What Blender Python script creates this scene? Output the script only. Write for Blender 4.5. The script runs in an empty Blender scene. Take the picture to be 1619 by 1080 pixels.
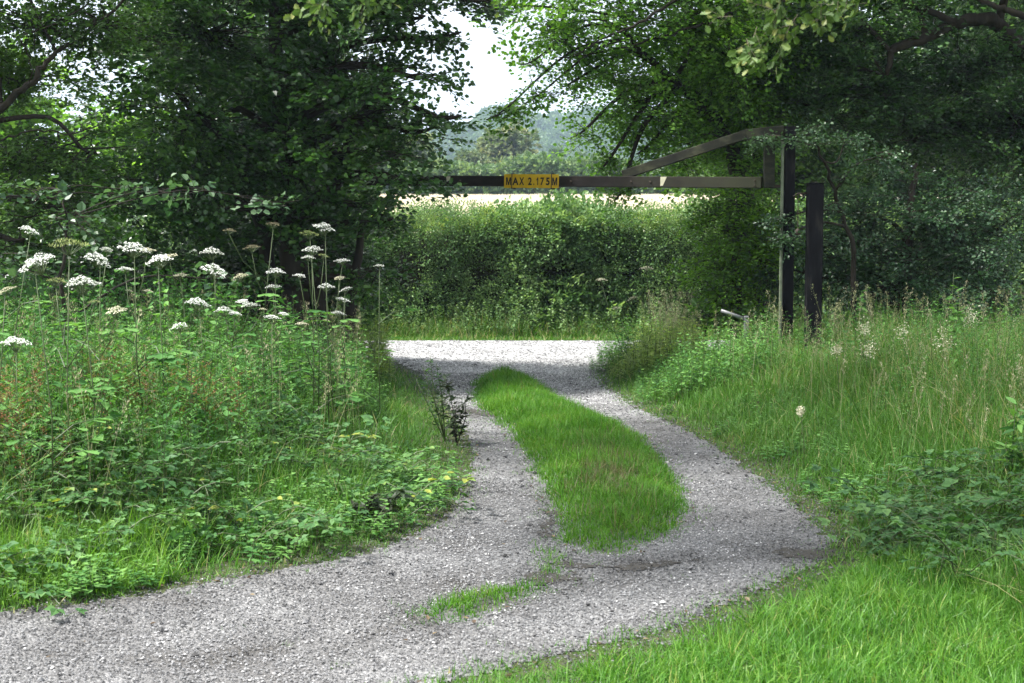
import bpy, math
import numpy as np
from mathutils import Vector

R = np.random.default_rng(7)
sc = bpy.context.scene
COL = sc.collection
rad = math.radians

# ---------------------------------------------------------------- camera
FPX, CX, CY, HOR, EYE = 2248.0, 809.5, 540.0, 369.0, 1.65
PITCH = math.atan2(CY - HOR, FPX)
cam = bpy.data.cameras.new("camera"); camo = bpy.data.objects.new("camera", cam); COL.objects.link(camo)
cam.sensor_width = 36; cam.lens = FPX / 1619 * 36
cam.clip_start = 0.1; cam.clip_end = 6000
camo.location = (0, 0, EYE); camo.rotation_euler = (math.pi / 2 - PITCH, 0, 0)
cam.dof.use_dof = True; cam.dof.focus_distance = 12.0; cam.dof.aperture_fstop = 8.0
sc.camera = camo
cp, sp = math.cos(PITCH), math.sin(PITCH)

def ray(px, py):
    u = (px - CX); v = (CY - py)
    return np.array([u, FPX * cp + v * sp, -FPX * sp + v * cp])
def P(px, py, y):            # the real point at distance y seen in that direction
    d = ray(px, py); t = y / d[1]
    return np.array([d[0] * t, y, EYE + d[2] * t])
def G(px, py, z=0.0):        # the ground point
    d = ray(px, py); t = (z - EYE) / d[2]
    return np.array([d[0] * t, d[1] * t])

# ---------------------------------------------------------------- noise
def vnoise(x, y, s=1.0, seed=0.0):
    x = np.asarray(x) * s; y = np.asarray(y) * s
    return (np.sin(x * 1.7 + seed + 1.3 * np.sin(y * 1.1 + seed * 2)) + np.sin(y * 2.1 - seed + 1.7 * np.sin(x * 1.3 + seed))
            + 0.6 * np.sin(x * 4.3 + y * 3.1 + seed * 3) + 0.4 * np.sin(y * 7.3 - x * 5.9 + seed)) / 3.0
def n3(p, s, seed=0.0):
    x, y, z = p[:, 0] * s, p[:, 1] * s, p[:, 2] * s
    return (np.sin(x * 2.1 + seed + 1.2 * np.sin(z * 1.7 + seed)) + np.sin(y * 2.3 + seed * 1.7 + 1.1 * np.sin(x * 1.9)) + np.sin(z * 2.6 - seed + 1.4 * np.sin(y * 1.5 + seed))) / 3.0
def sstep(a, b, x):
    t = np.clip((np.asarray(x, float) - a) / (b - a), 0, 1); return t * t * (3 - 2 * t)

# ---------------------------------------------------------------- ground plan
LEFT_EDGE = [(-700, 1010), (-300, 995), (0, 968), (130, 955), (260, 932), (400, 908), (520, 886), (600, 866), (672, 838), (715, 800), (738, 762), (744, 722), (734, 688), (718, 662), (696, 625), (665, 592), (625, 572), (560, 565)]
RIGHT_EDGE = [(990, 566), (950, 580), (945, 598), (962, 615), (1000, 640), (1060, 666), (1130, 704), (1200, 750), (1270, 802), (1318, 850), (1325, 880), (1290, 899), (1240, 917), (1180, 946), (1100, 976), (1020, 1006), (900, 1038), (790, 1062), (700, 1082), (560, 1110), (300, 1200), (-100, 1500)]
DRIVE = np.array([G(*p) for p in LEFT_EDGE] + [G(*p) for p in RIGHT_EDGE] + [np.array([-3.5, 2.2])])
STRIP = np.array([G(*p) for p in [(752, 604), (752, 632), (785, 662), (822, 706), (848, 760), (872, 812), (880, 850), (932, 873), (1000, 870), (1062, 842), (1096, 808), (1090, 770), (1060, 728), (1010, 684), (950, 655), (890, 630), (850, 603), (810, 586), (775, 590)]])
ISLET = np.array([G(*p) for p in [(640, 966), (700, 940), (760, 925), (800, 918), (850, 913), (872, 928), (800, 952), (740, 973), (680, 978)]])
BRIDGE = np.array([G(*p) for p in [(846, 916), (846, 888), (852, 862), (890, 858), (895, 890), (872, 914)]])
ROAD_Y0, ROAD_Y1 = 18.3, 21.75
LAWN = np.array([G(*p) for p in [(560, 1120), (700, 1080), (1020, 1004), (1240, 915), (1330, 880), (1420, 905), (1520, 945), (1640, 985), (1900, 1050), (1900, 1500), (500, 1500)]])

def sdf(poly, x, y):
    x = np.asarray(x, float).ravel(); y = np.asarray(y, float).ravel()
    d = np.full(x.shape, 1e9); ins = np.zeros(x.shape, bool)
    n = len(poly)
    for i in range(n):
        ax, ay = poly[i]; bx, by = poly[(i + 1) % n]
        ex, ey = bx - ax, by - ay
        t = np.clip(((x - ax) * ex + (y - ay) * ey) / (ex * ex + ey * ey + 1e-12), 0, 1)
        d = np.minimum(d, np.hypot(x - ax - t * ex, y - ay - t * ey))
        c = ((ay > y) != (by > y))
        xi = ax + (y - ay) / ((by - ay) if abs(by - ay) > 1e-12 else 1e-12) * ex
        ins ^= c & (x < xi)
    return np.where(ins, -d, d)
def road_d(x, y):
    y = np.asarray(y, float).ravel()
    return np.maximum(ROAD_Y0 - y, y - ROAD_Y1)
def gravel_out(x, y):        # distance outside the gravel (negative on it)
    return np.minimum(sdf(DRIVE, x, y), road_d(x, y))
def height(x, y):
    x = np.asarray(x, float).ravel(); y = np.asarray(y, float).ravel()
    g = np.full(x.shape, 50.0)
    m = (y < 30) & (np.abs(x) < 14) & (y > -4)
    g[m] = gravel_out(x[m], y[m])
    h = 0.42 * sstep(0.1, 2.6, g) * sstep(5.5, 9.5, y) * (1 - sstep(14.5, 18.0, y)) * (1 - sstep(13, 16, np.abs(x)))
    h *= np.where(x > 0, 1.0, 0.85)
    h += 0.02 * vnoise(x, y, 1.3, 2.0) * sstep(0.0, 0.6, g)
    h -= 0.03 * sstep(0.0, 0.5, -g) * sstep(0.3, 0.0, np.maximum(0, y - 17))
    h += 0.0455 * np.clip(y - 25, 0, 100) + 0.004 * np.clip(y - 125, 0, 1500)
    h += 0.35 * vnoise(x, y, 0.02, 5.0) * sstep(40, 120, y) * 0.6
    return h
def strip_h(x, y):
    s = np.minimum(sdf(STRIP, x, y), sdf(ISLET, x, y) + 0.02)
    return 0.05 * sstep(0.02, -0.25, s)

# ---------------------------------------------------------------- mesh accumulation
class MB:
    def __init__(s): s.v = []; s.l = []; s.n = []; s.t = []; s.m = []; s.c = 0
    def add(s, v, loops, sizes, tint=0.5, mat=0):
        v = np.asarray(v, np.float32).reshape(-1, 3); loops = np.asarray(loops, np.int64).ravel(); sizes = np.asarray(sizes, np.int64).ravel()
        s.v.append(v); s.l.append(loops + s.c); s.n.append(sizes)
        s.t.append(np.broadcast_to(np.asarray(tint, np.float32), (len(v),)))
        s.m.append(np.broadcast_to(np.asarray(mat, np.int32), (len(sizes),)))
        s.c += len(v)
    def faces(s, v, faces, tint=0.5, mat=0):
        s.add(v, [i for f in faces for i in f], [len(f) for f in faces], tint, mat)
    def inst(s, T, pos, rot, scale, tint, var=0.25):
        tv, tl, tn, tt, tm = T
        N = len(pos)
        if N == 0: return
        scale = np.asarray(scale, float)
        if scale.ndim == 1: scale = scale[:, None] * np.ones(3)
        w = np.einsum('nij,nkj->nki', rot, tv[None] * scale[:, None, :]) + pos[:, None, :]
        lo = (tl[None] + (np.arange(N) * len(tv))[:, None]).ravel()
        tint = np.clip(np.asarray(tint)[:, None] + (tt[None] - 0.5) * var * 2, 0, 1)
        s.add(w.reshape(-1, 3), lo, np.tile(tn, N), tint.ravel(), np.tile(tm, N))
    def tpl(s):
        return np.concatenate(s.v).astype(float), np.concatenate(s.l), np.concatenate(s.n), np.concatenate(s.t).astype(float), np.concatenate(s.m)
    def tube(s, pts, radii, sides=6, tint=0.5, mat=0, cap=True):
        pts = np.asarray(pts, float); k = len(pts)
        radii = np.broadcast_to(np.asarray(radii, float), (k,))
        tan = np.gradient(pts, axis=0); tan /= np.linalg.norm(tan, axis=1)[:, None] + 1e-9
        ref = np.array([0, 0, 1.0]) if abs(tan[:, 2]).mean() < 0.9 else np.array([1.0, 0, 0])
        a = np.cross(tan, ref); a /= np.linalg.norm(a, axis=1)[:, None] + 1e-9
        b = np.cross(tan, a)
        th = np.arange(sides) / sides * 2 * math.pi
        ring = pts[:, None] + radii[:, None, None] * (np.cos(th)[None, :, None] * a[:, None] + np.sin(th)[None, :, None] * b[:, None])
        f = []
        for i in range(k - 1):
            for j in range(sides):
                j2 = (j + 1) % sides
                f.append((i * sides + j, i * sides + j2, (i + 1) * sides + j2, (i + 1) * sides + j))
        if cap: f.append(tuple(range(sides))[::-1]); f.append(tuple((k - 1) * sides + j for j in range(sides)))
        s.faces(ring.reshape(-1, 3), f, tint, mat)
    def box(s, lo, hi, bev=0.006, M=None, tint=0.5, mat=0):
        lo = np.array(lo, float); hi = np.array(hi, float); b = bev
        v = []
        for ax in range(3):      # chamfered box: three inset copies
            l = lo + b; h = hi - b; l[ax] = lo[ax]; h[ax] = hi[ax]
            for sx in (0, 1):
                for sy in (0, 1):
                    for sz in (0, 1): v.append([(l, h)[sx][0], (l, h)[sy][1], (l, h)[sz][2]])
        def I(ax, sx, sy, sz): return ax * 8 + sx * 4 + sy * 2 + sz
        f = []
        for q in (0, 1):
            f.append([I(0, q, 0, 0), I(0, q, 1, 0), I(0, q, 1, 1), I(0, q, 0, 1)])
            f.append([I(1, 0, q, 0), I(1, 1, q, 0), I(1, 1, q, 1), I(1, 0, q, 1)])
            f.append([I(2, 0, 0, q), I(2, 1, 0, q), I(2, 1, 1, q), I(2, 0, 1, q)])
        for a_ in (0, 1):
            for b_ in (0, 1):
                f.append([I(0, a_, b_, 0), I(0, a_, b_, 1), I(1, a_, b_, 1), I(1, a_, b_, 0)])
                f.append([I(0, a_, 0, b_), I(0, a_, 1, b_), I(2, a_, 1, b_), I(2, a_, 0, b_)])
                f.append([I(1, 0, a_, b_), I(1, 1, a_, b_), I(2, 1, a_, b_), I(2, 0, a_, b_)])
                for c_ in (0, 1): f.append([I(0, a_, b_, c_), I(1, a_, b_, c_), I(2, a_, b_, c_)])
        v = np.array(v)
        if M is not None: v = v @ np.array(M[0]).T + np.array(M[1])
        s.faces(v, f, tint, mat)
    def build(s, name, mats, parent=None, smooth=False):
        me = bpy.data.meshes.new(name)
        v = np.concatenate(s.v).astype(np.float32); l = np.concatenate(s.l).astype(np.int32); n = np.concatenate(s.n).astype(np.int32)
        me.vertices.add(len(v)); me.vertices.foreach_set('co', v.ravel())
        me.loops.add(len(l)); me.loops.foreach_set('vertex_index', l)
        me.polygons.add(len(n)); st = np.zeros(len(n), np.int32); st[1:] = np.cumsum(n)[:-1]
        me.polygons.foreach_set('loop_start', st)
        if not isinstance(mats, (list, tuple)): mats = [mats]
        for m in mats: me.materials.append(m)
        me.polygons.foreach_set('material_index', np.concatenate(s.m).astype(np.int32))
        me.polygons.foreach_set('use_smooth', np.full(len(n), smooth))
        me.update(calc_edges=True)
        at = me.attributes.new('tint', 'FLOAT', 'POINT'); at.data.foreach_set('value', np.concatenate(s.t).astype(np.float32))
        if name in ('sign_plate', 'post', 'bar'): me.validate()
        o = bpy.data.objects.new(name, me); COL.objects.link(o)
        if parent is not None:
            o.parent = parent
            o.matrix_parent_inverse.identity()
            if any(abs(c) > 1e-9 for c in parent.location) or (parent.parent is not None):
                off = parent.location.copy(); q = parent.parent
                while q is not None: off += q.location; q = q.parent
                me.transform(__import__('mathutils').Matrix.Translation(-off))
        return o

def tag(o, label=None, cat=None, group=None, kind=None):
    if label: o['label'] = label
    if cat: o['category'] = cat
    if group: o['group'] = group
    if kind: o['kind'] = kind
    return o
def empty(name, loc, label, cat, group=None):
    o = bpy.data.objects.new(name, None); COL.objects.link(o); o.location = loc; o.empty_display_size = 0.2
    return tag(o, label, cat, group)

# ---------------------------------------------------------------- rotations
def norm(a): return a / (np.linalg.norm(a, axis=-1, keepdims=True) + 1e-9)
def frame(d, up):            # columns: x side, y along d, z normal
    y = norm(d); x = norm(np.cross(y, up)); z = np.cross(x, y)
    return np.stack([x, y, z], axis=-1)
def rotz(a, tilt=None, tdir=None):
    c, s = np.cos(a), np.sin(a); o = np.zeros_like(c); i = np.ones_like(c)
    M = np.stack([np.stack([c, -s, o], -1), np.stack([s, c, o], -1), np.stack([o, o, i], -1)], -2)
    if tilt is not None:
        ct, st = np.cos(tilt), np.sin(tilt)
        X = np.stack([np.stack([i, o, o], -1), np.stack([o, ct, -st], -1), np.stack([o, st, ct], -1)], -2)
        Z = rotz(tdir); ZT = np.transpose(Z, (0, 2, 1))
        M = Z @ X @ ZT @ M
    return M

# ---------------------------------------------------------------- materials
def new_mat(name):
    m = bpy.data.materials.new(name); m.use_nodes = True; nt = m.node_tree; nt.nodes.clear()
    out = nt.nodes.new('ShaderNodeOutputMaterial'); return m, nt, out
def N(nt, t, **k):
    n = nt.nodes.new(t)
    for a, b in k.items():
        if a.startswith('i_'): n.inputs[a[2:].replace('_', ' ')].default_value = b
        else: setattr(n, a, b)
    return n
def ramp(nt, stops, fac):
    r = N(nt, 'ShaderNodeValToRGB'); e = r.color_ramp.elements
    while len(e) < len(stops): e.new(0.5)
    for i, (p, c) in enumerate(stops): e[i].position = p; e[i].color = (*c, 1)
    nt.links.new(fac, r.inputs['Fac']); return r
def leaf_mat(name, stops, trans=0.35, tcol=(1.25, 1.35, 0.6), rough=0.5, spec=0.3):
    m, nt, out = new_mat(name)
    a = N(nt, 'ShaderNodeAttribute', attribute_name='tint')
    r = ramp(nt, stops, a.outputs['Fac'])
    b = N(nt, 'ShaderNodeBsdfPrincipled'); b.inputs['Roughness'].default_value = rough; b.inputs['Specular IOR Level'].default_value = spec
    nt.links.new(r.outputs[0], b.inputs['Base Color'])
    t = N(nt, 'ShaderNodeBsdfTranslucent')
    mul = N(nt, 'ShaderNodeMix', data_type='RGBA', blend_type='MULTIPLY'); mul.inputs[0].default_value = 1
    nt.links.new(r.outputs[0], mul.inputs[6]); mul.inputs[7].default_value = (*tcol, 1)
    nt.links.new(mul.outputs[2], t.inputs['Color'])
    mx = N(nt, 'ShaderNodeMixShader'); mx.inputs[0].default_value = trans
    nt.links.new(b.outputs[0], mx.inputs[1]); nt.links.new(t.outputs[0], mx.inputs[2]); nt.links.new(mx.outputs[0], out.inputs['Surface'])
    return m
def noise_mat(name, stops, scale=8.0, detail=6.0, rough=0.85, bump=0.3, bdist=0.01, vor=None, tint=False, spec=0.3, stretch=None):
    m, nt, out = new_mat(name)
    g = N(nt, 'ShaderNodeNewGeometry'); tc = N(nt, 'ShaderNodeTexCoord')
    src = tc.outputs['Object']
    if stretch:
        mp = N(nt, 'ShaderNodeMapping'); mp.inputs['Scale'].default_value = stretch; nt.links.new(src, mp.inputs['Vector']); src = mp.outputs[0]
    n1 = N(nt, 'ShaderNodeTexNoise'); n1.inputs['Scale'].default_value = scale; n1.inputs['Detail'].default_value = detail; n1.inputs['Roughness'].default_value = 0.65
    nt.links.new(src, n1.inputs['Vector'])
    fac = n1.outputs['Fac']
    if tint:
        a = N(nt, 'ShaderNodeAttribute', attribute_name='tint'); fac = a.outputs['Fac']
    r = ramp(nt, stops, fac); col = r.outputs[0]; bh = n1.outputs['Fac']
    b = N(nt, 'ShaderNodeBsdfPrincipled'); b.inputs['Roughness'].default_value = rough; b.inputs['Specular IOR Level'].default_value = spec
    if vor:
        v = N(nt, 'ShaderNodeTexVoronoi'); v.inputs['Scale'].default_value = vor; nt.links.new(src, v.inputs['Vector'])
        hs = N(nt, 'ShaderNodeSeparateColor'); nt.links.new(v.outputs['Color'], hs.inputs[0])
        mr = N(nt, 'ShaderNodeMapRange'); mr.inputs[3].default_value = 0.55; mr.inputs[4].default_value = 1.35; nt.links.new(hs.outputs[0], mr.inputs[0])
        mu = N(nt, 'ShaderNodeMix', data_type='RGBA', blend_type='MULTIPLY'); mu.inputs[0].default_value = 1
        nt.links.new(col, mu.inputs[6]); nt.links.new(mr.outputs[0], mu.inputs[7]); col = mu.outputs[2]
        md = N(nt, 'ShaderNodeMath', operation='MULTIPLY_ADD'); nt.links.new(v.outputs['Distance'], md.inputs[0]); md.inputs[1].default_value = -1.0; nt.links.new(bh, md.inputs[2]); bh = md.outputs[0]
    nt.links.new(col, b.inputs['Base Color'])
    bp = N(nt, 'ShaderNodeBump'); bp.inputs['Strength'].default_value = bump; bp.inputs['Distance'].default_value = bdist
    nt.links.new(bh, bp.inputs['Height']); nt.links.new(bp.outputs[0], b.inputs['Normal'])
    nt.links.new(b.outputs[0], out.inputs['Surface'])
    return m
def plain(name, col, rough=0.7, metal=0.0, spec=0.3):
    return noise_mat(name, [(0.2, tuple(c * 0.75 for c in col)), (0.8, tuple(min(1, c * 1.2) for c in col))], 14, 5, rough, 0.2, 0.004, spec=spec)

def pale_far_end(m):     # blends the track colour paler towards its far end
    nt = m.node_tree; b = [n for n in nt.nodes if n.type == 'BSDF_PRINCIPLED'][0]; src = b.inputs['Base Color'].links[0].from_socket
    tc = N(nt, 'ShaderNodeTexCoord'); sx = N(nt, 'ShaderNodeSeparateXYZ'); nt.links.new(tc.outputs['Object'], sx.inputs[0])
    nz = N(nt, 'ShaderNodeTexNoise'); nz.inputs['Scale'].default_value = 1.5; nz.inputs['Detail'].default_value = 9; nt.links.new(tc.outputs['Object'], nz.inputs['Vector'])
    ad = N(nt, 'ShaderNodeMath', operation='MULTIPLY_ADD'); nt.links.new(nz.outputs['Fac'], ad.inputs[0]); ad.inputs[1].default_value = 5.0; nt.links.new(sx.outputs[1], ad.inputs[2])
    mr = N(nt, 'ShaderNodeMapRange'); mr.inputs[1].default_value = 14.5; mr.inputs[2].default_value = 19.5; nt.links.new(ad.outputs[0], mr.inputs[0])
    mx = N(nt, 'ShaderNodeMix', data_type='RGBA'); nt.links.new(mr.outputs[0], mx.inputs[0]); nt.links.new(src, mx.inputs[6]); mx.inputs[7].default_value = (.38, .378, .38, 1)
    nt.links.new(mx.outputs[2], b.inputs['Base Color'])
# foliage palettes
M_HAZEL = leaf_mat('hazel_leaf', [(0, (.014, .038, .010)), (.5, (.038, .104, .022)), (1, (.15, .29, .065))], .36, rough=.38, spec=.6)
M_ASH = leaf_mat('ash_leaf', [(0, (.025, .055, .014)), (.55, (.05, .115, .022)), (1, (.11, .20, .045))], .4)
M_MAPLE = leaf_mat('maple_leaf', [(0, (.035, .09, .012)), (.5, (.095, .22, .03)), (1, (.20, .36, .065))], .5)
M_HAW = leaf_mat('hawthorn_leaf', [(0, (.022, .055, .026)), (.55, (.045, .100, .045)), (1, (.11, .185, .09))], .3, (1.1, 1.3, .7), .4, .45)
M_OAKD = leaf_mat('oak_leaf', [(0, (.018, .048, .014)), (.5, (.045, .115, .03)), (1, (.16, .28, .085))], .35, rough=.38, spec=.6)
M_OAKB = leaf_mat('young_oak_leaf', [(0, (.05, .10, .02)), (.6, (.11, .19, .045)), (1, (.26, .28, .09))], .35, (1.1, 1.15, .7))
M_YEW = leaf_mat('leylandii_leaf', [(0, (.025, .07, .008)), (.5, (.075, .18, .014)), (1, (.17, .33, .03))], .35)
M_HEDGE = leaf_mat('hedge_leaf', [(0, (.04, .095, .035)), (.5, (.115, .215, .078)), (1, (.33, .45, .20))], .34, rough=.45, spec=.3)
M_HTOP = leaf_mat('hedge_shoot_leaf', [(0, (.13, .21, .05)), (.5, (.24, .34, .09)), (1, (.40, .48, .16))], .42)
M_NETTLE = leaf_mat('nettle_leaf', [(0, (.025, .08, .022)), (.5, (.062, .175, .042)), (1, (.17, .33, .085))], .33, rough=.6, spec=.2)
M_BRAMBLE = leaf_mat('bramble_leaf', [(0, (.03, .08, .026)), (.5, (.062, .155, .048)), (.93, (.14, .26, .08)), (1, (.28, .32, .06))], .3, rough=.55, spec=.22)
M_RUST = leaf_mat('sorrel_leaf', [(0, (.12, .05, .03)), (.6, (.25, .10, .05)), (1, (.33, .20, .08))], .25)
M_LAWN = leaf_mat('lawn_grass', [(0, (.03, .11, .010)), (.5, (.068, .20, .020)), (.9, (.18, .33, .05)), (1, (.34, .36, .12))], .35, rough=.45, spec=.35)
M_STRIPG = leaf_mat('strip_grass', [(0, (.03, .10, .010)), (.5, (.072, .20, .016)), (.88, (.14, .28, .03)), (1, (.20, .16, .08))], .35, rough=.5, spec=.25)
M_VERGE = leaf_mat('verge_grass', [(0, (.035, .11, .014)), (.5, (.085, .21, .028)), (.85, (.16, .27, .07)), (1, (.33, .31, .15))], .33, rough=.5, spec=.3)
M_STRAW = leaf_mat('dry_grass', [(0, (.12, .15, .05)), (.5, (.30, .30, .15)), (1, (.50, .46, .30))], .25, (1, 1, 1))
M_STEM = leaf_mat('green_stem', [(0, (.03, .05, .018)), (1, (.10, .14, .05))], .1)
M_WHITE = leaf_mat('white_floret', [(0, (.42, .47, .34)), (.35, (.78, .79, .73)), (1, (.90, .90, .88))], .25, (1, 1, 1), .7, .1)
M_CREAM = leaf_mat('cream_floret', [(0, (.50, .48, .30)), (1, (.80, .77, .60))], .25, (1, 1, 1), .7, .1)
M_GREENF = leaf_mat('green_seed_head', [(0, (.16, .20, .06)), (1, (.45, .50, .22))], .25, (1, 1, 1), .7, .1)
M_BROWNF = leaf_mat('brown_seed_head', [(0, (.16, .13, .08)), (1, (.34, .31, .20))], .2, (1, 1, 1), .7, .1)
M_DARKW = leaf_mat('wilted_leaf', [(0, (.02, .024, .012)), (.6, (.035, .062, .025)), (1, (.09, .12, .05))], .15)
M_FARG = leaf_mat('far_tree_leaf', [(0, (.04, .085, .03)), (.5, (.085, .155, .055)), (1, (.19, .26, .10))], .3)
M_FARR = leaf_mat('coppery_tree_leaf', [(0, (.06, .10, .04)), (.5, (.15, .20, .085)), (1, (.32, .31, .16))], .3)
M_FARL = leaf_mat('pale_tree_leaf', [(0, (.09, .13, .04)), (.5, (.16, .22, .08)), (1, (.28, .32, .14))], .3)
M_BARK = noise_mat('bark', [(.25, (.010, .008, .006)), (.55, (.028, .023, .017)), (.8, (.06, .052, .040))], 9, 8, .9, .8, .02, stretch=(1, 1, .3))
M_BARKP = noise_mat('pale_bark', [(.25, (.08, .065, .045)), (.8, (.22, .19, .14))], 12, 8, .9, .6, .01)
M_CORE = noise_mat('twig_mass', [(.3, (.012, .014, .007)), (.7, (.035, .040, .018))], 25, 8, .95, .8, .03)
M_SOIL = noise_mat('soil', [(.25, (.022, .018, .011)), (.5, (.045, .055, .020)), (.75, (.060, .095, .025))], 3.0, 10, .95, .6, .02)
M_GRAVEL = noise_mat('gravel_surface', [(.3, (.055, .050, .044)), (.45, (.13, .127, .126)), (.65, (.215, .213, .213))], 1.3, 12, .9, .9, .012, vor=70)
pale_far_end(M_GRAVEL)
M_ROAD = noise_mat('pale_road_surface', [(.3, (.22, .218, .214)), (.68, (.39, .387, .39))], 1.2, 12, .9, .7, .015, vor=45)
M_STONE = noise_mat('gravel_stone', [(0, (.022, .022, .022)), (.25, (.084, .083, .084)), (.6, (.185, .184, .187)), (.9, (.32, .317, .318)), (1, (.56, .55, .54))], 60, 3, .8, .2, .002, tint=True)
M_FIELD = noise_mat('ripe_crop_field', [(.3, (.66, .58, .46)), (.7, (.80, .73, .62))], .7, 10, .95, .8, .15)
M_CROP = leaf_mat('ripe_crop_ear', [(0, (.56, .50, .36)), (1, (.80, .73, .60))], .25, (1, 1, 1))
M_HILL = noise_mat('far_hillside', [(.3, (.04, .07, .03)), (.7, (.09, .12, .05))], .02, 8, .95, .3, 1)

# ---------------------------------------------------------------- templates
def leaf_into(mb, base, d, up, L, W, tint, fold=0.25, pointy=0.55, mat=0, lobed=False):
    """leaf folded on its midrib"""
    F = frame(np.array([d], float), np.array([up], float))[0]
    if lobed:
        prof = [(0.0, .04), (.14, .22), (.22, .12), (.36, .42), (.46, .24), (.60, .52), (.70, .30), (.84, .36), (.93, .14), (1.0, 0)]
        Lp = [(-w * W * 1.0, t * L, abs(w) * W * fold) for t, w in prof]; Rp = [(w * W * 1.0, t * L, abs(w) * W * fold) for t, w in prof[::-1]]
        mid = [(0, 0, 0)]
        v = [(0, 0, 0)] + Lp + [(0, L, 0)] + Rp[1:]
        k = len(Lp)
        f = []
        for i in range(1, k): f.append((0, i, i + 1))
        n = len(v)
        for i in range(k, n - 1): f.append((0, i, i + 1))
        v = np.array(v) @ F.T + base
        mb.faces(v, f, tint, mat); return
    v = np.array([(0, 0, 0), (W * .42, L * .22, W * fold * .5), (W * .46, L * pointy, W * fold * .5), (0, L, -L * .06), (-W * .46, L * pointy, W * fold * .5), (-W * .42, L * .22, W * fold * .5)])
    v = v @ F.T + base
    mb.faces(v, [(0, 1, 2, 3), (0, 3, 4, 5)], tint, mat)

def spray_tpl(n, L, W, length, width, flat=0.35, twigs=5, seed=0, lobed=False, droop=.15, jit=.5, twigr=.004):
    """a leafy twig along +y, normal +z; leaves mat 0, twig mat 1"""
    r = np.random.default_rng(seed); mb = MB()
    main = [np.array([0, t * length, -droop * length * t * t]) for t in (0, .35, .7, 1)]
    mb.tube(main, [twigr, twigr * .8, twigr * .6, twigr * .3], 3, .5, 1, cap=False)
    per = max(1, n // (twigs + 1))
    axes = [(main[0], np.array([0, 1, 0.0]), length)]
    for i in range(twigs):
        t = .12 + .75 * i / max(1, twigs - 1) + r.uniform(-.05, .05); sgn = 1 if i % 2 else -1
        a = sgn * r.uniform(.5, 1.05)
        d = np.array([math.sin(a), math.cos(a), r.uniform(-.5, .5) * flat])
        l = width * (1.1 - .7 * t) * r.uniform(.8, 1.2)
        b = np.array([0, t * length, -droop * length * t * t])
        axes.append((b, d / np.linalg.norm(d), l))
        mb.tube([b, b + d * l * .5, b + d * l], [twigr * .6, twigr * .4, twigr * .2], 3, .5, 1, cap=False)
    for b, d, l in axes:
        for j in range(per):
            t = (j + .6) / per * r.uniform(.9, 1.08)
            p = b + d * l * t + r.normal(0, .012, 3); p[2] += r.normal(0, flat * .06) - droop * length * t * t * .5
            side = np.cross(d, [0, 0, 1.0]) * (1 if j % 2 else -1)
            dd = d * r.uniform(.3, .9) + side * r.uniform(.5, 1.1) + np.array([0, 0, r.uniform(-.5, .25)])
            if j == per - 1: dd = d + r.normal(0, .2, 3)
            up = np.array([r.normal(0, jit), r.normal(0, jit), 1.0])
            k = r.uniform(.65, 1.15)
            leaf_into(mb, p, dd, up, L * k, W * k, r.uniform(0, 1), r.uniform(.1, .45), r.uniform(.5, .7), 0, lobed)
    return mb.tpl()

T_HAZEL = [spray_tpl(56, .064, .053, .55, .34, .45, 6, s, droop=.22, jit=.65) for s in range(4)]
T_MAPLE = [spray_tpl(60, .052, .046, .55, .32, .6, 6, 10 + s, droop=.35) for s in range(4)]
T_HAW = [spray_tpl(56, .042, .034, .50, .26, .5, 6, 20 + s, droop=.1, jit=.6) for s in range(4)]
T_YEW = [spray_tpl(60, .055, .026, .42, .22, .7, 6, 30 + s, droop=.5, jit=.9) for s in range(3)]
T_OAK = [spray_tpl(58, .056, .038, .5, .30, .6, 6, 40 + s, droop=.15, jit=.6) for s in range(4)]
T_OAKC = [spray_tpl(22, .095, .07, .34, .20, .7, 4, 50 + s, lobed=True, droop=.35, jit=.7, twigr=.003) for s in range(4)]
T_HEDGE = [spray_tpl(30, .044, .036, .24, .16, .8, 4, 60 + s, droop=.0, jit=.9, twigr=.002) for s in range(3)] + [spray_tpl(40, .030, .022, .26, .16, .8, 5, 64 + s, jit=.9, twigr=.002) for s in range(2)] + [spray_tpl(20, .060, .054, .28, .17, .6, 4, 67 + s, droop=.3, jit=.5, twigr=.002) for s in range(2)]
T_FARB = [spray_tpl(20, .55, .45, 1.5, 1.1, 1.0, 4, 70 + s, droop=.1, jit=1.0, twigr=.02) for s in range(3)]
T_BGT = [spray_tpl(36, .14, .12, .9, .6, .6, 5, 80 + s, droop=.2, jit=.7) for s in range(3)]

def lobes_from(lst):
    out = []
    for px, py, y, rx, rz, ry in lst:
        c = P(px, py, y); k = y / FPX
        out.append((c, np.array([rx * k, ry, rz * k])))
    return out

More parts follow.
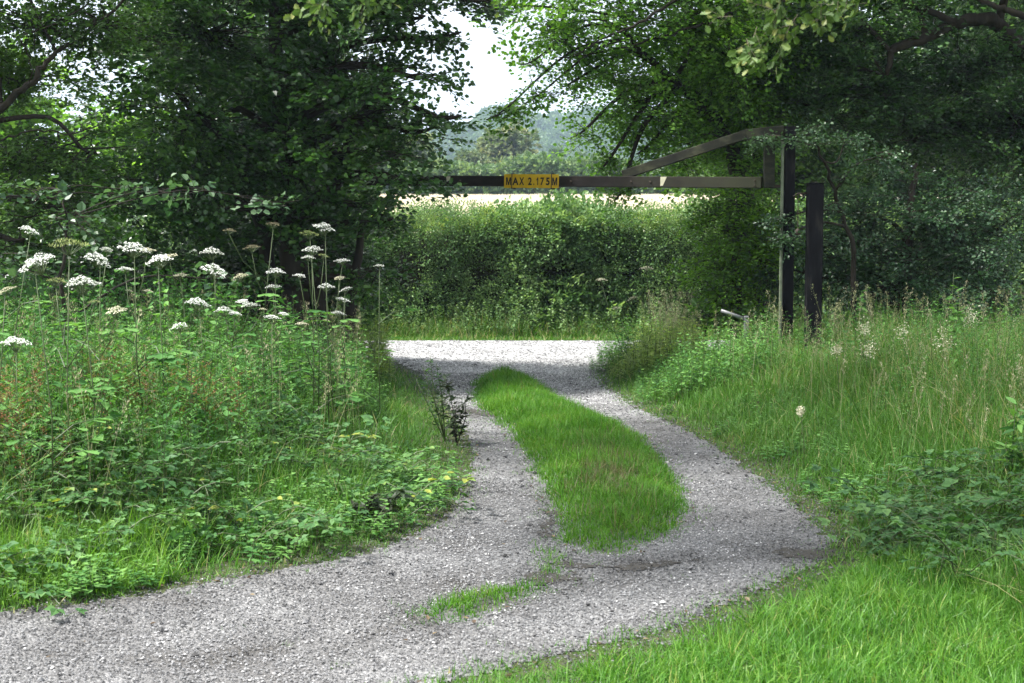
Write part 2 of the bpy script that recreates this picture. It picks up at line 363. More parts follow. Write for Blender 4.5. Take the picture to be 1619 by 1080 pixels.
def make_tree(name, label, base, trunk_pts, trunk_r, lobes, tpls, leafm, dens, seed, barkm=None, group=None, limbs=(), gap=0.25, gscale=1.6, tmean=.45, spray_scale=1.0, cat='tree', shell=.5, updir=.35, twr=.02, side=8, ztint=0.0, minz=None):
    r = np.random.default_rng(seed); barkm = barkm or M_BARK
    root = empty(name, tuple(base), label, cat, group)
    wood = MB(); tp = np.array(trunk_pts, float)
    def smooth_path(p, n=5):
        p = np.array(p, float)
        if len(p) < 3: return p
        t = np.linspace(0, len(p) - 1, (len(p) - 1) * n + 1); i = np.clip(t.astype(int), 0, len(p) - 2); f = (t - i)[:, None]
        pm = p[np.maximum(i - 1, 0)]; p0 = p[i]; p1 = p[i + 1]; p2 = p[np.minimum(i + 2, len(p) - 1)]
        return .5 * ((2 * p0) + (-pm + p1) * f + (2 * pm - 5 * p0 + 4 * p1 - p2) * f ** 2 + (-pm + 3 * p0 - 3 * p1 + p2) * f ** 3)
    sp_ = smooth_path(tp, 6)
    sp_ = sp_ + r.normal(0, .012, sp_.shape); w_ = np.interp(np.linspace(0, 1, len(sp_)), np.linspace(0, 1, len(trunk_r)), trunk_r)
    w_ = np.array(w_); w_[0] *= 1.5; w_[1] *= 1.2
    wood.tube(sp_, w_, side)
    for lp, lr in limbs:
        q = smooth_path(lp, 6); q = q + r.normal(0, .008, q.shape)
        wood.tube(q, np.interp(np.linspace(0, 1, len(q)), np.linspace(0, 1, len(lr)), lr), 7)
    crown = MB(); allp = []; alld = []
    for c, rr in lobes:
        vol = 4.19 * rr[0] * rr[1] * rr[2]
        n = max(6, int(dens * vol))
        d = norm(r.normal(0, 1, (n, 3))); u = r.uniform(0, 1, n) ** (shell)
        p = c + d * u[:, None] * rr
        keep = n3(p, gscale, seed * 1.3) > -gap * 2 + 0.05 * r.normal(0, 1, n)
        p = p[keep]; d = d[keep]
        if minz is not None: k2 = p[:, 2] > minz; p = p[k2]; d = d[k2]
        allp.append(p); alld.append(d * rr)
        # limb from the trunk to the lobe
        j = np.argmin(np.linalg.norm(sp_ - (c - np.array([0, 0, rr[2] * .6])), axis=1) + .3 * np.maximum(0, sp_[:, 2] - c[2]))
        a = sp_[j]; mid = (a + c) / 2 + np.array([0, 0, .12 * np.linalg.norm(c - a)]) + r.normal(0, .06, 3)
        q = smooth_path([a, mid, c, c + (c - a) * .15], 4)
        r0 = min(w_[j] * .7, twr * 2.2 + .012 * np.linalg.norm(c - a))
        wood.tube(q, np.linspace(r0, twr * .5, len(q)), 6)
        # branchlets
        if len(p):
            m = min(len(p), int(14 + 6 * vol))
            for i in r.choice(len(p), m, replace=False):
                e = p[i]; o = q[r.integers(len(q) // 2, len(q))]
                mm = (o + e) / 2 + r.normal(0, .06 * np.linalg.norm(e - o), 3)
                wood.tube([o, mm, e], [twr * .45, twr * .3, twr * .15], 4, cap=False)
    p = np.concatenate(allp); d = np.concatenate(alld)
    dirs = norm(norm(d) + np.array([0, 0, 0.0]) + r.normal(0, .45, p.shape) * np.array([1, 1, .6])); dirs[:, 2] *= .5; dirs = norm(dirs)
    up = norm(r.normal(0, updir, p.shape) + np.array([0, 0, 1.0]))
    F = frame(dirs, up)
    tint = tmean + .22 * n3(p, 1.1, seed) + .14 * n3(p, 3.3, seed + 2) + r.normal(0, .13, len(p)) + ztint * (p[:, 2] - p[:, 2].mean())
    which = r.integers(0, len(tpls), len(p)); s = spray_scale * r.uniform(.75, 1.25, len(p))
    # spray is centred on its point
    for k, T in enumerate(tpls):
        m = which == k
        crown.inst(T, p[m] - dirs[m] * (T[0][:, 1].max() * .5 * s[m])[:, None], F[m], s[m], tint[m], .32)
    wood.build('trunk', barkm, root, smooth=True)
    crown.build('crown', [leafm, barkm], root)
    return root

# ================================================================ SETTING
def grid_mesh(name, xs, ys, zf, mat, kind, keep=None, smooth=True, dz=0.0):
    X, Y = np.meshgrid(xs, ys); x = X.ravel(); y = Y.ravel(); z = zf(x, y) + dz
    nx, ny = len(xs), len(ys)
    i = (np.arange(ny - 1)[:, None] * nx + np.arange(nx - 1)[None]).ravel()
    q = np.stack([i, i + 1, i + nx + 1, i + nx], 1)
    if keep is not None:
        kk = keep(x, y); q = q[kk[q].all(1)]
    used, inv = np.unique(q.ravel(), return_inverse=True)
    mb = MB(); mb.add(np.stack([x, y, z], 1)[used], inv, np.full(len(q), 4), .5, 0)
    return tag(mb.build(name, mat, smooth=smooth), kind=kind)

def axis(lo, hi, near_lo, near_hi, step, grow=1.22):
    a = list(np.arange(near_lo, near_hi + 1e-6, step)); s = step
    while a[-1] < hi: s *= grow; a.append(a[-1] + s)
    s = step
    while a[0] > lo: s *= grow; a.insert(0, a[0] - s)
    return np.array(a)
grid_mesh('ground', axis(-900, 900, -5.5, 5.5, .07, 1.2), axis(-30, 1500, 3.5, 23, .09, 1.12), height, M_SOIL, 'structure')

def track_keep(x, y):
    d = sdf(DRIVE, x, y) + .05 * vnoise(x, y, 9, 1) + .02 * vnoise(x, y, 31, 4)
    return (d < .0) & (y < 18.6)
grid_mesh('gravel_track', np.arange(-4.5, 3.6, .025), np.arange(2.5, 18.62, .035), height, M_GRAVEL, 'structure', track_keep, dz=.004)
def road_keep(x, y):
    d = np.minimum(road_d(x, y), sdf(DRIVE, x, y) + 0 * x) + .06 * vnoise(x, y, 5, 1)
    return (d < .05) & (y > 16.9 + .25 * vnoise(x, y, 2.1, 3))
grid_mesh('road', np.arange(-14, 14, .08), np.arange(16.4, 21.9, .07), height, M_ROAD, 'structure', road_keep, dz=.011)
grid_mesh('crop_field', np.linspace(-110, 110, 90), np.linspace(25.5, 122, 80), height, M_FIELD, 'structure', dz=.5)

# flat muddy patches
MUD = [(G(890, 884), G(985, 890), .05), (G(985, 890), G(1085, 880), .045), (G(862, 838), G(880, 800), .035), (G(845, 905), G(905, 905), .07), (G(1250, 872), G(1315, 880), .09), (G(740, 650), G(765, 650), .12)]
def mud_d(x, y):
    x = np.asarray(x, float).ravel(); y = np.asarray(y, float).ravel(); d = np.full(x.shape, 9.0)
    for a, b, w in MUD:
        e = b - a; t = np.clip(((x - a[0]) * e[0] + (y - a[1]) * e[1]) / (e @ e), 0, 1)
        d = np.minimum(d, np.hypot(x - a[0] - t * e[0], (y - a[1] - t * e[1]) * .6) - w)
    return d + .05 * vnoise(x, y, 9, 2) + .03 * vnoise(x, y, 23, 5)
M_MUD = noise_mat('trodden_soil', [(.3, (.025, .022, .018)), (.6, (.055, .050, .043)), (.8, (.10, .095, .09))], 18, 10, .9, .8, .012)
grid_mesh('mud', np.arange(-.9, 2.9, .02), np.arange(5.8, 14.8, .03), height, M_MUD, 'structure', lambda x, y: (mud_d(x, y) < 0) & (sdf(DRIVE, x, y) < 0), dz=.009)
# loose stones of the track
def scatter(nmax, x0, x1, y0, y1, dens=None, margin=1.3):
    x = R.uniform(x0, x1, nmax); y = R.uniform(y0, y1, nmax)
    m = np.abs(x) < y * .372 + margin
    return x[m], y[m]
def stones(name, nraw, x0, x1, y0, y1, smin, smax, cond, tmean, kind='stuff', power=2.2):
    mb = MB(); x, y = scatter(nraw, x0, x1, y0, y1)
    m = cond(x, y); x = x[m]; y = y[m]
    s = smin + (smax - smin) * R.uniform(0, 1, len(x)) ** power
    ico = np.array([(0, 0, 1), (.9, 0, .2), (.3, .85, .1), (-.7, .55, .25), (-.75, -.5, .1), (.25, -.9, .2), (0, 0, -.6)])
    fc = [(0, 1, 2), (0, 2, 3), (0, 3, 4), (0, 4, 5), (0, 5, 1), (6, 2, 1), (6, 3, 2), (6, 4, 3), (6, 5, 4), (6, 1, 5)]
    Ts = []
    for k in range(4):
        t = MB(); t.faces(ico * R.uniform(.75, 1.2, ico.shape), fc); Ts.append(t.tpl())
    w = R.integers(0, 4, len(x)); z = height(x, y) + .008
    A = rotz(R.uniform(0, 6.28, len(x)), R.uniform(0, .5, len(x)), R.uniform(0, 6.28, len(x)))
    tint = np.clip(R.normal(tmean, .20, len(x)) + .13 * vnoise(x, y, .9, 7) + .10 * vnoise(x * 2.2, y, 2.6, 3) - .22 * sstep(-.22, 0, gravel_out(x, y)) - .3 * sstep(.14, 0, mud_d(x, y)), 0, 1)
    for k in range(4):
        m = w == k
        mb.inst(Ts[k], np.stack([x, y, z + s * .15], 1)[m], A[m], np.stack([s, s * R.uniform(.7, 1, len(s)), s * .6], 1)[m], tint[m], .0)
    return tag(mb.build(name, M_STONE), kind=kind)
def on_drive(x, y):
    d = sdf(DRIVE, x, y); s = np.minimum(sdf(STRIP, x, y), sdf(ISLET, x, y))
    return ((mud_d(x, y) > -.02) | (R.uniform(0, 1, len(x)) < .55)) & (d < .16 * R.normal(0, 1, len(x)) + .3 * ((vnoise(x, y, 6.5, 12) > .3) & (y < 6.2) & (x > -1))) & ((s > -.03) | (R.uniform(0, 1, len(x)) < .15))
stones('loose_gravel', 240000, -4.2, 3.2, 4.0, 9.5, .003, .0095, on_drive, .50)
stones('coarse_gravel', 80000, -3.6, 3.2, 9.0, 18.6, .005, .013, on_drive, .50)
stones('scattered_stones', 2200, -4.0, 3.0, 4.2, 17, .010, .026, on_drive, .38, power=3.5)
stones('pale_track_stones', 60000, -2.2, 2.6, 12.0, 18.4, .006, .016, lambda x, y: on_drive(x, y) & (R.uniform(0, 1, len(x)) < sstep(12.2, 17.5, y)), .72)
stones('pale_road_stones', 26000, -6, 6, 17.4, 21.7, .008, .026, lambda x, y: gravel_out(x, y) < -.02, .72)

# ================================================================ GRASSES
def blade_tpl(bend, w=1.0, seg=3, fold=0):
    v = []; n = seg
    for i in range(n + 1):
        t = i / n; ww = w * .5 * (1 - t ** 1.6); yy = bend * t * t; zz = t * (1 - .35 * bend * t)
        if i < n: v += [(-ww, yy, zz), (ww, yy, zz)]
        else: v += [(0, yy, zz)]
    f = [(2 * i, 2 * i + 1, 2 * i + 3, 2 * i + 2) for i in range(n - 1)] + [(2 * n - 2, 2 * n - 1, 2 * n)]
    mb = MB(); mb.faces(v, f, [.35 + .3 * i / n for i in range(n) for _ in (0, 1)] + [.7]); return mb.tpl()
BL = [blade_tpl(b) for b in (.1, .35, .7, 1.1)]
def grass(mb, x, y, h, w, tint, lean=.3, z=None, dirbias=None):
    n = len(x)
    if n == 0: return
    z = height(x, y) if z is None else z
    A = rotz(R.uniform(0, 6.28, n), np.abs(R.normal(0, lean, n)), R.uniform(0, 6.28, n))
    k = R.integers(0, len(BL), n); p = np.stack([x, y, z - .01], 1)
    for i, T in enumerate(BL):
        m = k == i
        mb.inst(T, p[m], A[m], np.stack([w, h, h], 1)[m], tint[m], .25)
def tufts(x, y, per, spread):
    n = len(x); k = R.integers(max(1, per // 2), per + per // 2 + 1, n); i = np.repeat(np.arange(n), k)
    return x[i] + R.normal(0, spread, len(i)), y[i] + R.normal(0, spread, len(i)), i

# centre strip and islet
mb = MB()
x, y = scatter(230000, -1.2, 2.2, 5.2, 17.2)
s = sdf(STRIP, x, y) + .06 * vnoise(x, y, 6, 2) + .035 * vnoise(x, y, 19, 7)
s2 = np.minimum(sdf(ISLET, x, y), sdf(BRIDGE, x, y)) + .045 * vnoise(x, y, 14, 6)
edge = R.normal(-.01, .045, len(x))
m1 = (s < edge); m2 = (s2 < edge * .7) & (R.uniform(0, 1, len(x)) < .85) & ~m1
h = np.where(m1, .03 + .055 * sstep(0, -.3, s) + .03 * sstep(9, 15, y), .045) * R.uniform(.6, 1.4, len(x))
h *= (1 + .4 * vnoise(x, y, 3, 9)) * (1 + .3 * vnoise(x, y, 9, 5))
mm = m1 | m2
x, y, h = x[mm], y[mm], h[mm]
t = .46 + .22 * vnoise(x, y, 2.5, 1) + .12 * vnoise(x, y, 7.5, 3) + R.normal(0, .14, len(x)); t = np.where(R.uniform(0, 1, len(x)) < .03, .97, t)
grass(mb, x, y, h, R.uniform(.003, .0055, len(x)) * (1 + .04 * y), t, .35, height(x, y) + strip_h(x, y))
tag(mb.build('grass', M_STRIPG), 'short bright green grass strip growing between the two wheel tracks', 'grass', kind='stuff')

mb = MB(); c = G(960, 760); n = 3000; a = np.stack([R.normal(0, .17, n), R.normal(.1, .85, n)], 1); a[:, 0] += .03 * a[:, 1]; a += c; k = (sdf(STRIP, a[:, 0], a[:, 1]) < -.10) & (vnoise(a[:, 0], a[:, 1], 4, 3) > -.15); a = a[k]
grass(mb, a[:, 0], a[:, 1], R.uniform(.08, .16, len(a)), R.uniform(.003, .0055, len(a)), R.uniform(0, 1.0, len(a)), .22, height(a[:, 0], a[:, 1]) + strip_h(a[:, 0], a[:, 1]))
tag(mb.build('seeding_grass', leaf_mat('seeding_grass_stalk', [(0, (.035, .06, .015)), (.6, (.09, .085, .035)), (1, (.18, .15, .08))], .2)), 'darker brownish seeding grass along the middle of the strip', 'grass', kind='stuff')
# lawn at the lower right
mb = MB()
x, y = scatter(190000, -1.6, 5.2, 3.9, 8.4)
g = gravel_out(x, y) + .05 * vnoise(x, y, 7, 3) + .03 * vnoise(x, y, 19, 1)
lw = sdf(LAWN, x, y)
ed = sstep(-.05, .2, g)
m = (g > R.normal(-.09, .06, len(x))) & (lw < .25) & (R.uniform(0, 1, len(x)) < (.6 + .4 * ed))
# bare patches near the gravel
bare = (vnoise(x, y, 6.5, 12) > .45) & (g < .45) & (y < 5.9)
m &= ~(bare & (R.uniform(0, 1, len(x)) < .8))
x, y, g = x[m], y[m], g[m]
cl = vnoise(x, y, 4.2, 8)
h = (.034 + .066 * sstep(0, .5, g) + .05 * np.clip(cl, 0, 1) * sstep(.1, .6, g)) * R.uniform(.5, 1.35, len(x))
t = .48 + .20 * cl + .12 * vnoise(x, y, 11, 2) + R.normal(0, .16, len(x)); t = np.where(R.uniform(0, 1, len(x)) < .02, 1, t)
grass(mb, x, y, h, R.uniform(.003, .0065, len(x)), t, .5)
# broad lush tussocks on the lawn
tx, ty = scatter(1500, .2, 5, 4.2, 7.8); k = (gravel_out(tx, ty) > .25) & (sdf(LAWN, tx, ty) < .2); tx, ty = tx[k], ty[k]
x, y, i = tufts(tx, ty, 16, .025)
grass(mb, x, y, R.uniform(.08, .17, len(x)), R.uniform(.004, .009, len(x)), np.clip(R.normal(.62, .16, len(tx)), 0, .98)[i], .75)
tag(mb.build('grass', M_LAWN), 'lush bright green grass in the lower right corner', 'grass', kind='stuff')

# sparse tufts on the track and its ragged edges
mb = MB()
tx, ty = scatter(9500, -4, 3, 4.2, 17); g = gravel_out(tx, ty); s = np.minimum(sdf(STRIP, tx, ty), sdf(ISLET, tx, ty))
k = ((g < 0) & (g > -.16) & (R.uniform(0, 1, len(tx)) < .55)) | ((g < 0) & (s > 0) & (s < .20) & (R.uniform(0, 1, len(tx)) < .45 - 1.8 * s)) | ((g < -.1) & (R.uniform(0, 1, len(tx)) < .004))
pts = [G(*p) for p in [(458, 1010), (905, 915), (940, 908), (840, 940), (1085, 1010), (1110, 1000), (820, 1035), (860, 1030), (900, 1025), (780, 1015), (940, 885), (870, 880)]]
tx = np.concatenate([tx[k], [p[0] for p in pts]]); ty = np.concatenate([ty[k], [p[1] for p in pts]])
x, y, i = tufts(tx, ty, 14, .028)
grass(mb, x, y, R.uniform(.015, .05, len(x)), R.uniform(.003, .005, len(x)), R.normal(.5, .15, len(x)), .6)
tag(mb.build('grass', M_STRIPG), 'sparse small tufts of grass along the ragged gravel edges', 'grass', kind='stuff')

# verges
def verge(side, label, nraw):
    mb = MB()
    x0, x1 = (-9, 0) if side < 0 else (0, 9)
    x, y = scatter(nraw, x0, x1, 4.6, 18.6, margin=.9)
    # more of the blades near the viewer
    k = R.uniform(0, 1, len(x)) < np.clip(9.0 / y, .35, 1) ; x, y = x[k], y[k]
    g = gravel_out(x, y) + .05 * vnoise(x, y, 6, 3)
    k = (g > R.normal(-.03, .03, len(x))) & (g < 5.0)
    if side > 0: k &= sdf(LAWN, x, y) > -.05
    k &= R.uniform(0, 1, len(x)) < np.clip(1.25 - .22 * np.clip(g, 0, 4), .3, 1)
    x, y, g = x[k], y[k], g[k]
    cl = vnoise(x, y, 1.6, 4 + side)
    hm = (.05 + .17 * sstep(.0, .6, g) + .22 * sstep(.6, 2.0, g)) * (1 + .3 * cl)
    if side > 0: hm = hm * (1 - .65 * np.exp(-((x - 3.13) / .28) ** 2) * sstep(12.6, 13.4, y) * sstep(15.2, 15.0, y))
    if side < 0: hm = np.where((y > 9) & (g < 1.0), hm * .75, hm)
    h = hm * R.uniform(.45, 1.35, len(x))
    t = .42 + .16 * cl + .16 * vnoise(x, y, .8, 31) + R.normal(0, .15, len(x))
    dry = R.uniform(0, 1, len(x)) < (.05 + .16 * sstep(.8, 2.0, g) * (side > 0)); t = np.where(dry, 1, t)
    grass(mb, x, y, h, R.uniform(.0035, .0075, len(x)) * (1 + .02 * y), t, .35 + .0 * h)
    return tag(mb.build('grass', M_VERGE), label, 'grass', kind='stuff')
verge(-1, 'uneven green grass on the bank left of the track', 210000)
verge(1, 'long mixed grass on the bank right of the track', 260000)
mb = MB()   # bright tussock bottom left
tx = R.uniform(-3.3, -1.6, 330); ty = R.uniform(6.0, 7.5, 330); g = gravel_out(tx, ty); k = (g > .03) & (g < 1.1) & (vnoise(tx, ty, 2.2, 4) > -.25); tx, ty, g = tx[k], ty[k], g[k]
x, y, i = tufts(tx, ty, 20, .03)
grass(mb, x, y, R.uniform(.10, .34, len(x)) * (.5 + .5 * sstep(0, .5, g))[i], R.uniform(.005, .010, len(x)), np.clip(R.normal(.72, .12, len(tx)), 0, 1)[i], .45)
tag(mb.build('grass', M_LAWN), 'bright arching grass tussocks at the lower left edge', 'grass', kind='stuff')
mb = MB()   # verge below the hedge
x, y = scatter(45000, -9.5, 9.5, 21.72, 23.1, margin=1.0)
t = .55 + .15 * vnoise(x, y, 1.2, 2) + R.normal(0, .15, len(x)); t = np.where(R.uniform(0, 1, len(x)) < .16, 1, t)
grass(mb, x, y, (.08 + .42 * sstep(21.8, 22.7, y)) * R.uniform(.5, 1.3, len(x)), R.uniform(.008, .014, len(x)), t, .3)
tag(mb.build('grass', M_VERGE), 'strip of rough grass between pale road and hedge foot', 'grass', kind='stuff')

# ---------------------------------------------------------------- tall seeding grasses
def seed_tpl(seed, h=1.0):
    r = np.random.default_rng(seed); mb = MB(); b = r.uniform(.05, .22)
    pts = [np.array([0, b * t * t * h, h * t]) for t in np.linspace(0, 1, 6)]
    mb.tube(pts, [.0022, .002, .0018, .0015, .0012, .0008], 3, .4)
    for i in range(26):
        t = r.uniform(.74, 1.0); p = np.array([0, b * t * t * h, h * t]); a = r.uniform(0, 6.28)
        q = p + np.array([math.cos(a), math.sin(a), 0]) * r.uniform(.004, .028) * (1.15 - t) * 5 + np.array([0, 0, -.01])
        leaf_into(mb, q, np.array([math.cos(a) * .4, math.sin(a) * .4, 1.0]), np.array([math.cos(a), math.sin(a), .2]), .022, .008, r.uniform(.3, 1))
    return mb.tpl()
T_SEED = [seed_tpl(s) for s in range(5)]
def seeds(name, label, x, y, hmin, hmax, mat, kind='stuff'):
    mb = MB(); w = R.integers(0, 5, len(x)); z = height(x, y); A = rotz(R.uniform(0, 6.28, len(x)), np.abs(R.normal(0, .16, len(x))), R.uniform(0, 6.28, len(x)))
    h = R.uniform(hmin, hmax, len(x)); t = np.clip(R.normal(.5, .22, len(x)), 0, 1)
    for k in range(5):
        m = w == k; mb.inst(T_SEED[k], np.stack([x, y, z], 1)[m], A[m], np.stack([h ** .5 * 1.0, h, h], 1)[m], t[m], .2)
    tag(mb.build(name, mat), label, 'grass', kind=kind)
x, y = scatter(2000, .5, 7, 7.5, 15.5, margin=.6); g = gravel_out(x, y); k = (g > .9) & (g < 3.6) & (R.uniform(0, 1, len(x)) < .25 + .6 * sstep(-.2, .5, vnoise(x, y, 1.1, 3))); x, y = x[k], y[k]
seeds('dry_grass', 'tall straw coloured seeding grass around the two posts', x, y, .35, .78, M_STRAW)
x, y = scatter(420, -6, -1.2, 7.2, 13, margin=.4); g = gravel_out(x, y); k = (x < 0) & (g > 1.3); x, y = x[k], y[k]; h = R.uniform(.6, 1.0, len(x))
HOLD = (x, y, h)
x, y = scatter(650, -7, -.5, 7, 15.5, margin=.5); g = gravel_out(x, y); k = (g > .8) & (g < 4); x, y = x[k], y[k]
seeds('dry_grass', 'thin seeding grass stalks among the white flowers', x, y, .45, .9, M_STRAW)
px_ = np.concatenate([R.uniform(1020, 1095, 90)]); yy = R.uniform(16.2, 17.6, 90); x = (px_ - CX) / FPX * yy
seeds('dry_grass', 'pale clump of seeding grass right of the hedge bottom', x, yy, .6, 1.0, M_STRAW)

# ---------------------------------------------------------------- broad-leaved undergrowth
def herb_tpl(seed, h=.55, pairs=6, L=.075, W=.045, branch=0):
    r = np.random.default_rng(seed); mb = MB(); bend = r.uniform(0, .25); az = r.uniform(0, 6.28)
    def at(t): return np.array([math.cos(az) * bend * t * t * h, math.sin(az) * bend * t * t * h, t * h])
    mb.tube([at(t) for t in (0, .3, .6, 1)], [.004, .0035, .003, .0015], 4, .3, 1)
    for i in range(pairs):
        t = .25 + .75 * (i + .5) / pairs; a = i * 1.57 + r.uniform(-.4, .4); sz = (1.15 - .65 * t) * r.uniform(.8, 1.2)
        for q in (0, math.pi):
            d = np.array([math.cos(a + q), math.sin(a + q), r.uniform(-.7, .55)])
            pt = at(t) + d * .02
            leaf_into(mb, pt, d, np.array([0, 0, 1.0]) + r.normal(0, .5, 3), L * sz * r.uniform(.8, 1.35), W * sz * r.uniform(.85, 1.3), r.uniform(.2, .9), .25, .45)
    for q in range(4):
        a = r.uniform(0, 6.28); leaf_into(mb, at(1), np.array([math.cos(a), math.sin(a), .6]), np.array([0, 0, 1.0]), L * .45, W * .45, .95, .3)
    return mb.tpl()
T_NET = [herb_tpl(100 + s, 1, 7, .11, .06) for s in range(4)]
def bramble_tpl(seed, L=.5):
    r = np.random.default_rng(seed); mb = MB(); n = 7; az = 0
    arc = lambda t: np.array([r_x * t, L * t, .35 * L * math.sin(t * 2.6) * 1.0])
    r_x = r.uniform(-.1, .1)
    mb.tube([arc(t) for t in np.linspace(0, 1, 6)], [.004, .0038, .0035, .003, .0025, .0015], 4, .4, 1)
    for i in range(n):
        t = (i + .7) / n; s = 1 if i % 2 else -1; b = arc(t)
        d = norm(np.array([s * 1.0, .5, r.uniform(.0, .5)])); st = b + d * r.uniform(.04, .08)
        mb.tube([b, st], [.0018, .0012], 3, .5, 1, cap=False)
        k = r.uniform(.75, 1.2)
        for a in (-1.15, 0, 1.15):
            ca, sa = math.cos(a), math.sin(a)
            dd = np.array([d[0] * ca - d[1] * sa, d[0] * sa + d[1] * ca, d[2] * .3 - .1])
            leaf_into(mb, st, dd, np.array([r.normal(0, .25), r.normal(0, .25), 1.0]), (.058 * k * (1.15 if a == 0 else .95)), .045 * k, r.uniform(.15, .85), .22, .45)
    return mb.tpl()
T_BRM = [bramble_tpl(130 + s, .42) for s in range(5)]
def feather_tpl(seed):
    r = np.random.default_rng(seed); mb = MB(); h = 1.0
    mb.tube([(0, 0, 0), (.02, 0, .5), (.05, .03, 1)], [.004, .003, .0012], 4, .4, 1)
    for i in range(16):
        t = .15 + .83 * i / 16; a = i * 2.4; d = np.array([math.cos(a), math.sin(a), .55]); l = .16 * (1.15 - .75 * t)
        b = np.array([.05 * t * t, .03 * t * t, t])
        for j in range(5):
            q = b + norm(d) * l * (j + 1) / 5; s = 1 if j % 2 else -1
            dd = d + np.cross(d, [0, 0, 1.0]) * s * .9
            leaf_into(mb, q, dd, np.array([0, 0, 1.0]) + r.normal(0, .3, 3), l * .45, l * .13, r.uniform(.2, 1), .2)
    return mb.tpl()
T_FEA = [feather_tpl(150 + s) for s in range(3)]
def plants(name, label, cat, x, y, Ts, hs, mats, tmean=.5, lean=.15, z=None, lie=False, tsd=.16, kind='stuff', var=.25):
    mb = MB(); n = len(x); w = R.integers(0, len(Ts), n); z = height(x, y) if z is None else z
    A = rotz(R.uniform(0, 6.28, n), np.abs(R.normal(0, lean, n)), R.uniform(0, 6.28, n))
    t = np.clip(tmean + .18 * vnoise(x, y, 2.3, 6) + R.normal(0, tsd, n), 0, 1)
    for k, T in enumerate(Ts):
        m = w == k; mb.inst(T, np.stack([x, y, z], 1)[m], A[m], hs[m], t[m], var)
    return tag(mb.build(name, mats), label, cat, kind=kind)
def hs3(h, wid): return np.stack([wid, wid, h], 1)

# left: nettles, brambles, mugwort
x, y = scatter(5200, -8, -.5, 6.2, 16, margin=.6); g = gravel_out(x, y)
k = (x < 0) & (g > .35) & (g < 4.5) & (R.uniform(0, 1, len(x)) < .30 + .55 * sstep(-.3, .4, vnoise(x, y, 1.4, 2)) - .35 * sstep(10, 12, y) * (g < 1.2))
x, y, g = x[k], y[k], g[k]; h = (.12 + .40 * sstep(.7, 2.4, g)) * R.uniform(.7, 1.25, len(x))
plants('nettles', 'bed of green nettles on the bank left of the track', 'nettles', x, y, T_NET, hs3(h, .35 + .5 * h), [M_NETTLE, M_STEM], .52)
x, y = scatter(3200, -6, -.5, 6.0, 10.5, margin=.6); g = gravel_out(x, y)
k = (x < 0) & (g > .10) & (g < 3.0) & (y < 9.0 + .7 * g) & (vnoise(x, y, 1.5, 9) > -.05) & (R.uniform(0, 1, len(x)) < .60); x, y, g = x[k], y[k], g[k]
plants('brambles', 'low tangle of brambles at the foot of the left bank', 'brambles', x, y, T_BRM, R.uniform(.5, 1.0, len(x)), [M_BRAMBLE, M_STEM], .58, .35, height(x, y) + .02 + .22 * sstep(.1, 1.3, g) * R.uniform(.2, 1, len(x)))
x, y = scatter(700, -6, -1.5, 7.5, 13, margin=.5); g = gravel_out(x, y); k = (x < 0) & (g > 1.1) & (g < 4); x, y = x[k], y[k]; h = R.uniform(.45, .80, len(x))
plants('mugwort', 'feathery green mugwort stems behind the nettles', 'weeds', x, y, T_FEA, hs3(h, h), [M_NETTLE, M_STEM], .60, .12)
x, y, h = HOLD; plants('cow_parsley', 'leafy stems filling the space between the umbels', 'weeds', x, y, T_FEA + T_NET, hs3(h, .3 + .6 * h), [M_NETTLE, M_STEM], .45, .15)
c = [G(30, 760), G(20, 800), G(130, 770), G(320, 740)]
x = np.concatenate([R.normal(P(px, 620, yy)[0], .18, 26) for px, yy in ((35, 8.3), (60, 9.0), (190, 9.4), (300, 9.2), (10, 7.8))]); y = np.concatenate([R.normal(yy, .2, 26) for yy in (8.3, 9.0, 9.4, 9.2, 7.8)])
h = R.uniform(.45, .62, len(x)); plants('sorrel', 'rust red sorrel stalks among the nettles at the left', 'weeds', x, y, T_FEA, hs3(h, h * .8), [M_RUST, M_STEM], .5, .15)
# right: nettles/brambles patch and herbs
x, y = scatter(2500, 1.3, 4.6, 6.4, 9.2, margin=.8); 
k = (sdf(LAWN, x, y) > -.05) & (gravel_out(x, y) > .12) & (x > 1.62 + .25 * (y - 6.5)) & (y < 8.6) & (R.uniform(0, 1, len(x)) < .24 + .35 * vnoise(x, y, 2.5, 4)); x, y = x[k], y[k]; g = gravel_out(x, y)
plants('brambles', 'dark bramble patch beside the lawn at the right', 'brambles', x, y, T_BRM, R.uniform(.55, 1.0, len(x)), [M_BRAMBLE, M_STEM], .42, .35, height(x, y) + .01 + .11 * sstep(0, .8, g) * R.uniform(.0, 1, len(x)))
x, y = scatter(2600, .5, 8, 7, 16.5, margin=.6); g = gravel_out(x, y)
k = (x > 0) & (g > .5) & (g < 5) & (R.uniform(0, 1, len(x)) < .08 + .55 * sstep(.0, .6, vnoise(x, y, 1.2, 12)) + .3 * sstep(13, 15, y)); x, y, g = x[k], y[k], g[k]; h = (.18 + .27 * sstep(.6, 2.2, g)) * R.uniform(.7, 1.3, len(x))
plants('nettles', 'scattered nettles in the long grass right of the track', 'nettles', x, y, T_NET, hs3(h, .35 + .5 * h), [M_NETTLE, M_STEM], .5)
x, y = scatter(420, 2.2, 7, 9.5, 14, margin=.5); g = gravel_out(x, y); k = (g > 1.4) & (g < 4.5); x, y = x[k], y[k]; h = R.uniform(.35, .72, len(x))
plants('mugwort', 'upright leafy weeds standing around the black posts', 'weeds', x, y, T_FEA, hs3(h, h * .9), [M_NETTLE, M_STEM], .6, .12)
x = R.uniform(-5.5, 2.6, 1000); y = R.uniform(22.1, 22.9, 1000); h = R.uniform(.2, .8, 1000) * (.8 + .35 * vnoise(x, y, 1.5, 3))
